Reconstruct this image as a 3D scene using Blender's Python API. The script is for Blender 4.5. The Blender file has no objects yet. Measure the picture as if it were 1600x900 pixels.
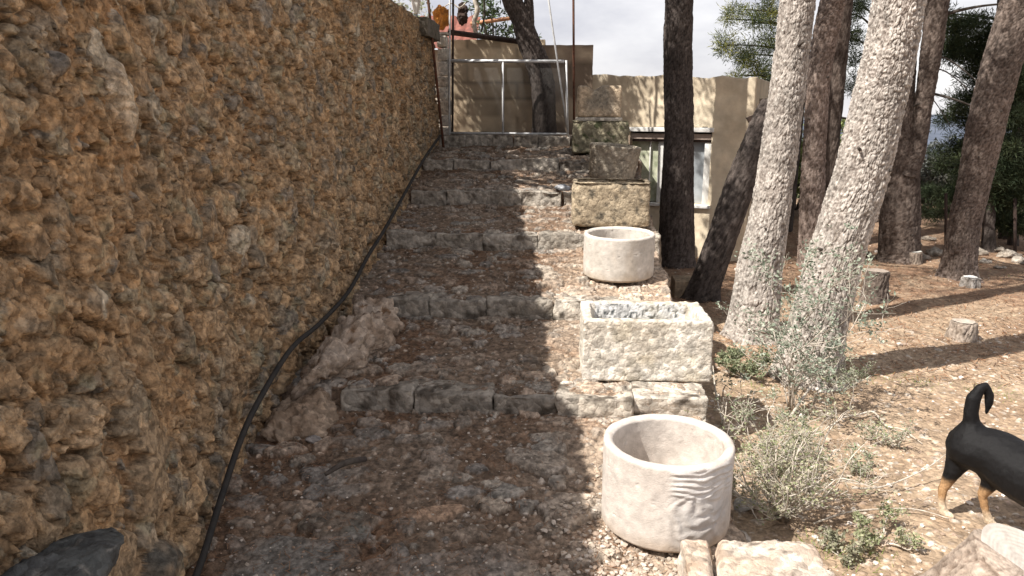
import bpy, bmesh, math, random
import numpy as np
from math import sin, cos, tan, atan, pi, radians, sqrt
from mathutils import Vector, Matrix
random.seed(7)
RNG = np.random.default_rng(11)
S = bpy.context.scene
COL = S.collection

# ------------------------------------------------------------------ camera
F = 1155.0; PIT = atan(280 / F); H = 1.6; CP, SP = cos(PIT), sin(PIT)
YAW = atan(90 / F * CP); CY, SY = cos(YAW), sin(YAW)
cam = bpy.data.cameras.new("camera"); co = bpy.data.objects.new("camera", cam); COL.objects.link(co)
co.location = (0, 0, H); co.rotation_euler = (pi / 2 - PIT, 0, YAW)
cam.sensor_width = 36; cam.lens = F / 1600 * 36; cam.clip_start = 0.05; cam.clip_end = 5000
S.camera = co
# ------------------------------------------------------------------ sky, sun, exposure
SUN_EL = radians(51.6); TRAVEL = radians(32)            # light travels along +X turned 28 deg towards +Y
sdir = Vector((cos(TRAVEL) * cos(SUN_EL), sin(TRAVEL) * cos(SUN_EL), -sin(SUN_EL)))
sl = bpy.data.lights.new("sun", 'SUN'); sl.energy = 5.0; sl.angle = radians(0.53); sl.color = (1.0, 0.95, 0.88)
so = bpy.data.objects.new("sun", sl); COL.objects.link(so)
so.rotation_euler = sdir.to_track_quat('-Z', 'Y').to_euler(); so.location = (-6, -3, 9)
W = bpy.data.worlds.new("World"); S.world = W; W.use_nodes = True
nt = W.node_tree; nt.nodes.clear()
def N(t, ty, **kw):
    n = t.nodes.new(ty)
    for k, v in kw.items():
        if k.startswith('_'): setattr(n, k[1:], v)
        else: n.inputs[k.replace('__', ' ')].default_value = v
    return n
out = N(nt, 'ShaderNodeOutputWorld')
sky = N(nt, 'ShaderNodeTexSky', _sky_type='NISHITA', _sun_disc=False, _sun_elevation=SUN_EL,
        _sun_rotation=math.atan2(-sdir.x, -sdir.y))
bg1 = N(nt, 'ShaderNodeBackground'); bg1.inputs[1].default_value = 0.10
nt.links.new(sky.outputs[0], bg1.inputs[0])
tc = N(nt, 'ShaderNodeTexCoord')
mp = N(nt, 'ShaderNodeMapping'); mp.inputs['Scale'].default_value = (1, 1, 2.4)
nt.links.new(tc.outputs['Generated'], mp.inputs[0])
cn = N(nt, 'ShaderNodeTexNoise'); cn.inputs['Scale'].default_value = 3.2; cn.inputs['Detail'].default_value = 8
cn.inputs['Roughness'].default_value = 0.55
nt.links.new(mp.outputs[0], cn.inputs[0])
cr = N(nt, 'ShaderNodeValToRGB')
cr.color_ramp.elements[0].position = 0.38; cr.color_ramp.elements[0].color = (0.44, 0.432, 0.475, 1)
cr.color_ramp.elements[1].position = 0.62; cr.color_ramp.elements[1].color = (0.74, 0.72, 0.72, 1)
nt.links.new(cn.outputs[0], cr.inputs[0])
bg2 = N(nt, 'ShaderNodeBackground'); nt.links.new(cr.outputs[0], bg2.inputs[0]); bg2.inputs[1].default_value = 0.88
mx = N(nt, 'ShaderNodeMixShader'); mx.inputs[0].default_value = 0.90
nt.links.new(bg1.outputs[0], mx.inputs[1]); nt.links.new(bg2.outputs[0], mx.inputs[2]); nt.links.new(mx.outputs[0], out.inputs[0])
S.view_settings.view_transform = 'Standard'; S.view_settings.look = 'None'
S.view_settings.exposure = 0.80; S.view_settings.gamma = 1; S.view_settings.use_curve_mapping = False
S.render.engine = 'CYCLES'
S.cycles.max_bounces = 6; S.cycles.diffuse_bounces = 3; S.cycles.glossy_bounces = 2; S.cycles.transparent_max_bounces = 6

# ------------------------------------------------------------------ measuring helper: where a sight line meets a plane
def ray(x, y):
    u = (x - 800) / F; v = (450 - y) / F; f = CP + v * SP
    return np.array((u * CY - f * SY, u * SY + f * CY, v * CP - SP))
def P(x, y, Y=None, Z=None, X=None):
    r = ray(x, y)
    t = Y / r[1] if Y is not None else ((Z - H) / r[2] if Z is not None else X / r[0])
    return np.array((r[0] * t, r[1] * t, H + r[2] * t))
def depth_of(p):
    f = -p[0] * SY + p[1] * CY
    return f * CP + (H - p[2]) * SP
def px(w, p): return w * depth_of(p) / F

# ------------------------------------------------------------------ noise
def h2(ix, iy, s=0):
    ix = np.asarray(ix, np.int64); iy = np.asarray(iy, np.int64)
    n = (ix * 374761393 + iy * 668265263 + s * 1274126177) & 0xFFFFFFFF
    n = ((n ^ (n >> 13)) * 1103515245) & 0xFFFFFFFF
    n = ((n ^ (n >> 16)) * 2654435769) & 0xFFFFFFFF
    return ((n ^ (n >> 15)) & 0xFFFFFF) / float(0x1000000)
def vn2(x, y, s=0):
    xi = np.floor(x); yi = np.floor(y); fx = x - xi; fy = y - yi
    fx = fx * fx * (3 - 2 * fx); fy = fy * fy * (3 - 2 * fy)
    a = h2(xi, yi, s); b = h2(xi + 1, yi, s); c = h2(xi, yi + 1, s); d = h2(xi + 1, yi + 1, s)
    return (a + (b - a) * fx) * (1 - fy) + (c + (d - c) * fx) * fy - 0.5
def fbm2(x, y, o=4, s=0):
    r = 0; a = 1.0
    for i in range(o):
        r = r + a * vn2(x * 2 ** i + 17.3 * i, y * 2 ** i - 9.1 * i, s + i); a *= 0.5
    return r
def vn3(x, y, z, s=0):
    zi = np.floor(z).astype(np.int64); fz = z - zi; fz = fz * fz * (3 - 2 * fz)
    def lay(k):
        xo = x + h2(k, k * 7 + 3, s) * 91; yo = y + h2(k, k * 13 + 5, s + 1) * 91
        return vn2(xo, yo, s)
    # hash the layer into the lattice itself
    def lat(k):
        xi = np.floor(x).astype(np.int64); yi = np.floor(y).astype(np.int64); fx = x - xi; fy = y - yi
        fx = fx * fx * (3 - 2 * fx); fy = fy * fy * (3 - 2 * fy); o = k * 7919
        a = h2(xi + o, yi, s); b = h2(xi + 1 + o, yi, s); c = h2(xi + o, yi + 1, s); d = h2(xi + 1 + o, yi + 1, s)
        return (a + (b - a) * fx) * (1 - fy) + (c + (d - c) * fx) * fy - 0.5
    return lat(zi) * (1 - fz) + lat(zi + 1) * fz
def fbm3(p, sc, o=4, s=0):
    r = 0; a = 1.0
    for i in range(o):
        k = sc * 2 ** i; r = r + a * vn3(p[:, 0] * k + 5 * i, p[:, 1] * k + 3 * i, p[:, 2] * k + 9 * i, s + i); a *= 0.5
    return r
def voro(x, y, s=0, wrap=None):
    xi = np.floor(x).astype(np.int64); yi = np.floor(y).astype(np.int64)
    f1 = np.full(x.shape, 9.0); f2 = np.full(x.shape, 9.0); idd = np.zeros(x.shape)
    for dx in (-1, 0, 1):
        for dy in (-1, 0, 1):
            cx = xi + dx; cy = yi + dy; wx = cx % wrap if wrap else cx
            qx = cx + 0.1 + 0.8 * h2(wx, cy, s); qy = cy + 0.1 + 0.8 * h2(wx, cy, s + 5)
            d = np.sqrt((qx - x) ** 2 + (qy - y) ** 2); c = d < f1
            f2 = np.where(c, f1, np.minimum(f2, d)); idd = np.where(c, h2(wx, cy, s + 9), idd); f1 = np.where(c, d, f1)
    return f1, f2, idd
def sstep(a, b, x):
    t = np.clip((x - a) / (b - a), 0, 1); return t * t * (3 - 2 * t)

# ------------------------------------------------------------------ mesh and object helpers
def tag(o, label=None, cat=None, group=None, kind=None):
    if label: o['label'] = label
    if cat: o['category'] = cat
    if group: o['group'] = group
    if kind: o['kind'] = kind
    return o
def link(name, me, mat, parent=None):
    o = bpy.data.objects.new(name, me); COL.objects.link(o)
    if mat: me.materials.append(mat)
    if parent: o.parent = parent; o.matrix_parent_inverse = Matrix.Translation(-parent.location) if parent.location.length else Matrix()
    return o
def empty(name, loc=(0, 0, 0)):
    o = bpy.data.objects.new(name, None); COL.objects.link(o); o.location = Vector(loc); o.empty_display_size = 0.1
    return o
def mesh(name, v, f, mat, parent=None, col=None, smooth=True):
    v = np.asarray(v, np.float32); f = np.asarray(f, np.int32); k = f.shape[1]
    me = bpy.data.meshes.new(name)
    me.vertices.add(len(v)); me.vertices.foreach_set('co', v.ravel())
    me.loops.add(f.size); me.loops.foreach_set('vertex_index', f.ravel())
    me.polygons.add(len(f)); me.polygons.foreach_set('loop_start', np.arange(0, f.size, k, dtype=np.int32))
    try: me.polygons.foreach_set('loop_total', np.full(len(f), k, np.int32))
    except Exception: pass
    me.polygons.foreach_set('use_smooth', np.full(len(f), smooth))
    me.update(calc_edges=True)
    if col is not None:
        c = np.ones((len(v), 4), np.float32); c[:, :3] = col
        a = me.color_attributes.new('Col', 'FLOAT_COLOR', 'POINT'); a.data.foreach_set('color', c.ravel())
    return link(name, me, mat, parent)
def gridf(nr, nc, wrap=False):
    i = np.arange(nr - 1)[:, None]; j = np.arange(nc if wrap else nc - 1)[None, :]
    a = i * nc + j; b = i * nc + (j + 1) % nc
    return np.stack([a, b, b + nc, a + nc], -1).reshape(-1, 4)
def from_bm(name, bm, mat, parent=None, smooth=True, colfn=None):
    me = bpy.data.meshes.new(name); bm.to_mesh(me); bm.free()
    if smooth: me.polygons.foreach_set('use_smooth', np.full(len(me.polygons), True))
    if colfn:
        p = np.zeros(len(me.vertices) * 3, np.float32); me.vertices.foreach_get('co', p); p = p.reshape(-1, 3)
        c = np.ones((len(p), 4), np.float32); c[:, :3] = colfn(p)
        a = me.color_attributes.new('Col', 'FLOAT_COLOR', 'POINT'); a.data.foreach_set('color', c.ravel())
    return link(name, me, mat, parent)

# ------------------------------------------------------------------ materials
def mat(name, col=(0.5, 0.5, 0.5), col2=None, scale=8, rough=0.9, bump=0.3, bscale=60, dist=0.01, attr=False, spec=0.25, detail=8, metal=0, var=0.25, pos=(0.35, 0.65), chips=0, chipd=0.012):
    m = bpy.data.materials.new(name); m.use_nodes = True; t = m.node_tree; b = t.nodes['Principled BSDF']
    b.inputs['Roughness'].default_value = rough; b.inputs['Specular IOR Level'].default_value = spec; b.inputs['Metallic'].default_value = metal
    g = N(t, 'ShaderNodeNewGeometry')
    n = N(t, 'ShaderNodeTexNoise'); n.inputs['Scale'].default_value = scale; n.inputs['Detail'].default_value = detail; n.inputs['Roughness'].default_value = 0.62
    t.links.new(g.outputs['Position'], n.inputs['Vector'])
    r = N(t, 'ShaderNodeValToRGB'); r.color_ramp.elements[0].position = pos[0]; r.color_ramp.elements[1].position = pos[1]
    if attr:
        a = N(t, 'ShaderNodeAttribute'); a.attribute_name = 'Col'
        lo = 1 - var; hi = 1 + var
        r.color_ramp.elements[0].color = (lo, lo, lo, 1); r.color_ramp.elements[1].color = (1, 1, 1, 1)
        mu = N(t, 'ShaderNodeMix', _data_type='RGBA', _blend_type='MULTIPLY'); mu.inputs[0].default_value = 1
        t.links.new(a.outputs['Color'], mu.inputs[6]); t.links.new(r.outputs[0], mu.inputs[7]); t.links.new(mu.outputs[2], b.inputs['Base Color'])
    else:
        c2 = col2 or tuple(c * 0.7 for c in col)
        r.color_ramp.elements[0].color = (*c2, 1); r.color_ramp.elements[1].color = (*col, 1)
        t.links.new(n.outputs[0], r.inputs[0]); t.links.new(r.outputs[0], b.inputs['Base Color'])
    if attr: t.links.new(n.outputs[0], r.inputs[0])
    if chips:                                            # broken faces and grains: cells in 3-D, so the sides of stones carry them too
        vo = N(t, 'ShaderNodeTexVoronoi'); vo.inputs['Scale'].default_value = chips; vo.feature = 'F1'
        dn = N(t, 'ShaderNodeTexNoise'); dn.inputs['Scale'].default_value = chips * .5; dn.inputs['Detail'].default_value = 3
        va = N(t, 'ShaderNodeVectorMath', _operation='MULTIPLY_ADD'); va.inputs[1].default_value = (1.6 / chips,) * 3
        t.links.new(g.outputs['Position'], dn.inputs['Vector']); t.links.new(dn.outputs['Color'], va.inputs[0]); t.links.new(g.outputs['Position'], va.inputs[2]); t.links.new(va.outputs[0], vo.inputs['Vector'])
        b0 = N(t, 'ShaderNodeBump'); b0.inputs['Strength'].default_value = 1; b0.inputs['Distance'].default_value = chipd; b0.invert = True
        t.links.new(vo.outputs['Distance'], b0.inputs['Height']); t.links.new(b0.outputs[0], b.inputs['Normal'])
        if attr:                                         # each grain its own tone
            sx = N(t, 'ShaderNodeSeparateColor'); t.links.new(vo.outputs['Color'], sx.inputs[0]); mr = N(t, 'ShaderNodeMapRange'); mr.inputs['To Min'].default_value = .72; mr.inputs['To Max'].default_value = 1.25
            m2 = N(t, 'ShaderNodeMix', _data_type='RGBA', _blend_type='MULTIPLY'); m2.inputs[0].default_value = 1
            t.links.new(sx.outputs[0], mr.inputs[0]); t.links.new(mu.outputs[2], m2.inputs[6]); t.links.new(mr.outputs[0], m2.inputs[7]); t.links.new(m2.outputs[2], b.inputs['Base Color'])
    if bump:
        n2 = N(t, 'ShaderNodeTexNoise'); n2.inputs['Scale'].default_value = bscale; n2.inputs['Detail'].default_value = 6; n2.inputs['Roughness'].default_value = 0.65
        t.links.new(g.outputs['Position'], n2.inputs['Vector'])
        bp = N(t, 'ShaderNodeBump'); bp.inputs['Strength'].default_value = bump; bp.inputs['Distance'].default_value = dist
        t.links.new(n2.outputs[0], bp.inputs['Height']); t.links.new(bp.outputs[0], b.inputs['Normal'])
        if chips: t.links.new(b0.outputs[0], bp.inputs['Normal'])
    return m
def leafmat(name, attr=True, col=(0.1, 0.13, 0.05)):
    m = bpy.data.materials.new(name); m.use_nodes = True; t = m.node_tree; b = t.nodes['Principled BSDF']
    b.inputs['Roughness'].default_value = 0.65; b.inputs['Specular IOR Level'].default_value = 0.25
    tr = N(t, 'ShaderNodeBsdfTranslucent'); ms = N(t, 'ShaderNodeMixShader'); ms.inputs[0].default_value = 0.25
    if attr:
        a = N(t, 'ShaderNodeAttribute'); a.attribute_name = 'Col'
        t.links.new(a.outputs['Color'], b.inputs['Base Color']); t.links.new(a.outputs['Color'], tr.inputs[0])
    else:
        b.inputs['Base Color'].default_value = (*col, 1); tr.inputs[0].default_value = (*col, 1)
    t.links.new(b.outputs[0], ms.inputs[1]); t.links.new(tr.outputs[0], ms.inputs[2]); t.links.new(ms.outputs[0], t.nodes['Material Output'].inputs[0])
    return m
M = {
 'wall': mat('rubble wall', attr=True, scale=38, var=0.55, bump=1, bscale=110, dist=0.012, chips=36, chipd=.013, pos=(.38, .6)),
 'path': mat('path earth and flags', attr=True, scale=34, var=0.55, bump=.9, bscale=120, dist=0.008, chips=46, chipd=.0065, pos=(.38, .6)),
 'earth': mat('dry earth', attr=True, scale=26, var=0.36, bump=0.6, bscale=90, dist=0.008, chips=55, chipd=.006),
 'kerb': mat('grey limestone', attr=True, scale=22, var=0.5, bump=0.9, bscale=90, dist=0.010, chips=24, chipd=.014),
 'limestone': mat('pale limestone', attr=True, scale=30, var=0.36, bump=0.9, bscale=90, dist=0.008, chips=42, chipd=.0045),
 'concrete': mat('pale concrete', attr=True, scale=24, var=0.24, bump=0.6, bscale=160, dist=0.004),
 'bark': mat('pine bark', attr=True, scale=60, var=0.45, bump=0.8, bscale=120, dist=0.006),
 'twig': mat('dry twig', col=(0.58, 0.53, 0.46), col2=(0.32, 0.27, 0.21), scale=30, bump=0),
 'darktwig': mat('dark branch', col=(0.10, 0.085, 0.07), col2=(0.05, 0.04, 0.035), scale=30, bump=0.3, bscale=120),
 'leaf': leafmat('leaf'),
 'pebble': mat('pebbles', attr=True, scale=60, var=0.2, bump=0.3, bscale=200, dist=0.003),
 'needle': mat('pine litter', attr=True, scale=20, var=0.2, bump=0),
 'fur': mat('dog coat', attr=True, scale=120, var=0.45, bump=0.8, bscale=320, dist=0.003, rough=0.6, spec=0.22),
 'hose': mat('black rubber', col=(0.018, 0.018, 0.018), col2=(0.035, 0.03, 0.026), scale=25, rough=0.75, bump=0.3),
 'plaster': mat('cream plaster', attr=True, scale=5, var=0.22, bump=0.4, bscale=40, dist=0.006),
 'zinc': mat('white painted metal', col=(0.62, 0.63, 0.64), col2=(0.42, 0.42, 0.42), scale=20, rough=0.5, bump=0.1, spec=0.4),
 'wire': mat('galvanised wire', col=(0.09, 0.085, 0.08), col2=(0.06, 0.055, 0.05), scale=20, rough=0.55, bump=0, metal=0.3),
 'rust': mat('rusty iron', col=(0.17, 0.075, 0.045), col2=(0.06, 0.032, 0.024), scale=25, rough=0.85, bump=0.4),
 'wood': mat('weathered wood', col=(0.50, 0.25, 0.14), col2=(0.30, 0.15, 0.09), scale=18, bump=0.4),
 'darkwood': mat('dark timber', col=(0.07, 0.045, 0.035), col2=(0.03, 0.022, 0.02), scale=18, bump=0.4),
 'orange': mat('orange dry fibre', col=(0.72, 0.30, 0.06), col2=(0.28, 0.11, 0.03), scale=14, bump=0.7, bscale=30, dist=0.02),
 'tile': mat('terracotta', col=(0.26, 0.10, 0.075), col2=(0.13, 0.06, 0.05), scale=12, bump=0.4),
 'whiteframe': mat('white window paint', col=(0.74, 0.73, 0.70), col2=(0.58, 0.57, 0.54), scale=12, rough=0.6, bump=0.1),
 'glass': mat('window glass', col=(0.60, 0.60, 0.47), col2=(0.26, 0.29, 0.19), scale=9, rough=0.12, bump=0.05, spec=0.6),  # blotchy pane colours paint in the garden's reflection
 'greyglass': mat('grey window glass', col=(0.42, 0.45, 0.47), col2=(0.25, 0.27, 0.29), scale=5, rough=0.15, bump=0.05, spec=0.6),
 'taupe': mat('grey brown painted board', col=(0.42, 0.34, 0.29), col2=(0.28, 0.22, 0.18), scale=10, bump=.2),
 'inside': mat('dark interior', col=(0.03, 0.027, 0.024), bump=0),
 'hill': mat('far hills', col=(0.12, 0.135, 0.17), col2=(0.08, 0.095, 0.125), scale=0.02, bump=0, rough=1, spec=0),
 'lampgrey': mat('grey lantern', col=(0.33, 0.36, 0.36), col2=(0.2, 0.22, 0.22), scale=20, bump=0.2),
 'cutwood': mat('pale cut wood', attr=True, scale=40, var=0.25, bump=0.5, bscale=120, dist=0.003),
}
def lerp(a, b, t):
    a = np.asarray(a, float); b = np.asarray(b, float); t = np.asarray(t)[..., None]
    return a * (1 - t) + b * t

# ------------------------------------------------------------------ stair profile
NOSE = [3.34, 4.45, 5.40, 6.30, 7.10, 8.05]
BOT = [0.150, 0.315, 0.580, 0.785, 1.030, 1.200]
TOP = [0.250, 0.430, 0.700, 0.915, 1.125, 1.320]
def zpath(Y):
    Y = np.asarray(Y, float)
    r = np.interp(Y, [-3, 0, 2.3, NOSE[0]], [-0.15, -0.12, 0.04, BOT[0]])
    for k in range(6):
        y1 = NOSE[k + 1] if k < 5 else 12.0; b1 = BOT[k + 1] if k < 5 else 1.34
        r = np.where(Y >= NOSE[k] + 0.06, np.interp(Y, [NOSE[k], NOSE[k] + 0.12, y1], [TOP[k] - 0.012, TOP[k] - 0.004, b1]), r)
    return r
XR = 0.666; XW = -1.37
def xwall(Y, z):                                       # mean plane of the wall: leans back, bends out a little near the camera
    return XW - 0.065 * (z - 0.35) - 0.07 * np.exp(-((Y - 3.1) / 0.55) ** 2) + 0.10 * sstep(2.7, 1.7, Y) * sstep(1.2, -0.2, z)

# ------------------------------------------------------------------ stamping stones into a height field
def stamp(Hf, C, us, vs, cu, cv, ru, rv, rot, ht, col, pw=2.2, flat=0.0, base=None, dist=0.16, tilt=(0, 0), seed=0, ring=0):
    R = max(ru, rv) * 1.35
    i0, i1 = np.searchsorted(us, (cu - R, cu + R)); j0, j1 = np.searchsorted(vs, (cv - R, cv + R))
    if i1 - i0 < 1 or j1 - j0 < 1: return
    U = us[i0:i1][None, :] - cu; V = vs[j0:j1][:, None] - cv
    a = (U * cos(rot) + V * sin(rot)) / ru; b = (-U * sin(rot) + V * cos(rot)) / rv
    th = np.arctan2(b, a); rr = RNG.uniform(0, 6.28, 4)
    k = 1 + dist * (0.6 * np.sin(2 * th + rr[0]) + 0.5 * np.sin(3 * th + rr[1]) + 0.35 * np.sin(5 * th + rr[2]) + 0.2 * np.sin(8 * th + rr[3]))
    d = np.sqrt(a * a + b * b) / k
    bb = base if base is not None else Hf[min(max((j0 + j1) // 2, 0), Hf.shape[0] - 1), min(max((i0 + i1) // 2, 0), Hf.shape[1] - 1)] * 0.3
    prof = np.power(np.clip(1 - np.power(d, pw), 0, 1), 0.55)
    if flat: prof = np.minimum(prof, 1 - flat) / (1 - flat)
    hh = bb + ht * prof * (1 + tilt[0] * a + tilt[1] * b)
    sub = Hf[j0:j1, i0:i1]
    if ring:
        rg = (d >= 1) & (d < 1.30); sub[rg] -= (ring * (1.30 - d) / .30 * (0.35 + 0.65 * (np.broadcast_to(V, d.shape) < 0)))[rg]
    w = (d < 1) & (hh > sub)
    sub[w] = hh[w]; C[j0:j1, i0:i1][w] = col

# ================================================================== SETTING: rubble wall
def build_wall():
    ys = [0.6]
    while ys[-1] < 8.3: ys.append(ys[-1] + 0.0036 * max(1.0, ys[-1] / 1.7))
    ys = np.array(ys); zs = np.arange(-0.25, 2.47, 0.0052)
    Yg, Zg = np.meshgrid(ys, zs)
    Hf = 0.034 * fbm2(Yg * 3.2, Zg * 3.2, 3, 1) + 0.018 * fbm2(Yg * 14, Zg * 14, 5, 2)
    C = lerp((0.42, 0.275, 0.145), (0.30, 0.18, 0.088), np.clip(0.5 + 1.3 * fbm2(Yg * 7, Zg * 7, 4, 8), 0, 1))
    g = np.clip(1.6 * fbm2(Yg * 2.3 + 5, Zg * 2.3, 3, 21), 0, 1)
    C = C * (1 - g[..., None]) + np.array((0.26, 0.21, 0.14)) * g[..., None]
    pal = [(0.37, 0.275, 0.175), (0.33, 0.235, 0.145), (0.39, 0.29, 0.185), (0.30, 0.245, 0.175), (0.36, 0.25, 0.145), (0.27, 0.225, 0.17), (0.33, 0.275, 0.195), (0.38, 0.265, 0.155), (0.34, 0.235, 0.135), (0.36, 0.26, 0.16), (0.23, 0.205, 0.175)]
    r = RNG
    for layer, (sp, r0, r1, h0, h1, keep) in enumerate([(0.062, 0.014, 0.034, 0.014, 0.032, 0.72), (0.19, 0.058, 0.100, 0.025, 0.048, 0.55), (0.105, 0.034, 0.060, 0.020, 0.042, 0.70), (0.036, 0.006, 0.015, 0.006, 0.016, 0.62)]):
        for cy in np.arange(0.7, 8.3, sp):
            for cz in np.arange(-0.2, 2.5, sp):
                if r.random() > keep: continue
                y = cy + r.uniform(-.42, .42) * sp; z = cz + r.uniform(-.42, .42) * sp
                if layer == 1 and z > 1.7 and r.random() < .4: continue
                dens = vn2(np.array(y * 1.7), np.array(z * 1.7), 40)
                if layer in (0, 2) and dens < -0.30: continue
                c = np.array(pal[r.integers(len(pal))]) * r.uniform(0.8, 1.12)
                if r.random() < 0.03: c = np.array((0.40, 0.36, 0.29))
                a = r.uniform(r0, r1); b = a * r.uniform(0.85, 1.45)
                stamp(Hf, C, ys, zs, y, z, a, b, r.uniform(0, 3.1), r.uniform(h0, h1), c, pw=r.uniform(1.8, 5.5), dist=r.uniform(0.06, 0.32), base=r.uniform(-0.012, 0.008), ring=r.uniform(.003, .032) if layer != 3 else .004, flat=r.choice([0, .25, .45]), tilt=(r.uniform(-.35, .35), r.uniform(-.35, .35)))
    # the pale broken stone and the dark one beside it
    stamp(Hf, C, ys, zs, 2.36, 1.62, 0.055, 0.12, 0.12, 0.055, (0.46, 0.39, 0.30), dist=.25, base=0.01)
    stamp(Hf, C, ys, zs, 2.06, 1.72, 0.045, 0.04, 0.0, 0.055, (0.17, 0.16, 0.15), dist=.05, base=0.01)
    stamp(Hf, C, ys, zs, 1.99, 0.16, 0.10, 0.11, 0.0, 0.08, (0.095, 0.095, 0.09), dist=.1, base=0.01, pw=3)
    # mortar smears over the stones, small pits and cracks
    sm = fbm2(Yg * 9, Zg * 9, 3, 33); Hf += 0.008 * fbm2(Yg * 26, Zg * 26, 2, 3)
    m = sstep(-0.05, 0.38, sm)[..., None] * 0.85; C = C * (1 - m) + np.array((0.39, 0.26, 0.14)) * m
    Hf += 0.012 * sstep(0.0, 0.4, fbm2(Yg * 13, Zg * 9, 4, 34))
    Hf += .005 * (1 - np.abs(fbm2(Yg * 30, Zg * 30, 3, 36)) * 4).clip(-1, 1) * sstep(-.2, .3, fbm2(Yg * 5, Zg * 5, 2, 37)) 
    pit = sstep(0.40, 0.56, fbm2(Yg * 19, Zg * 15, 2, 55)); Hf -= 0.05 * pit * (vn2(Yg * 5, Zg * 5, 5) > 0.0)
    C *= (1 + 0.45 * fbm2(Yg * 20, Zg * 20, 2, 61))[..., None]
    lich = sstep(0.22, 0.5, fbm2(Yg * 12, Zg * 12, 4, 77))[..., None] * 0.45; C = C * (1 - lich) + np.array((0.27, 0.27, 0.19)) * lich
    lum = C @ np.array((.3, .6, .1)); C = (C * .84 + lum[..., None] * .16) * np.array((1.52, 1.41, 1.26))
    cre = sstep(0.12, .42, fbm2(Yg * 22 + 3, Zg * 17, 3, 58)) * sstep(.05, -.2, fbm2(Yg * 4, Zg * 4, 2, 59)); Hf -= .035 * cre
    topz = 2.46 + 0.045 * fbm2(ys * 6, ys * 0, 4, 90)
    Zq = np.minimum(Zg, 1e9); Zq = -0.25 + (Zg + 0.25) / (2.46 + 0.25) * (topz[None, :] + 0.25)
    X = xwall(Yg, Zq) + Hf - 0.012
    rows = [np.stack([X, Yg + 0.25 * Hf * 0, Zq], -1)]; cols = [C]
    for k, (dx, dz) in enumerate([(0.03, 0.012), (0.08, 0.02), (0.15, 0.015), (0.22, 0.02), (0.3, 0.0), (0.36, -0.06), (0.38, -0.6), (0.40, -2.6)]):
        n = 0.03 * fbm2(ys * 9, ys * 0 + k * 3, 3, 70)
        rows.append(np.stack([X[-1] - dx, ys, Zq[-1] + dz + n], -1)[None]); cols.append(C[-1][None])
    V = np.concatenate(rows, 0); C = np.concatenate(cols, 0)
    e = V[:, -1:].copy(); e[..., 0] = -1.93; V = np.concatenate([V, e], 1); C = np.concatenate([C, C[:, -1:]], 1)
    nr, nc = V.shape[:2]
    o = mesh('stone_wall', V.reshape(-1, 3), gridf(nr, nc)[:, ::-1], M['wall'], col=np.clip(C, 0.02, 1).reshape(-1, 3))
    tag(o, 'tall shaded rubble wall of cobbles set in ochre mortar along the left of the steps', 'wall')
build_wall()

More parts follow.
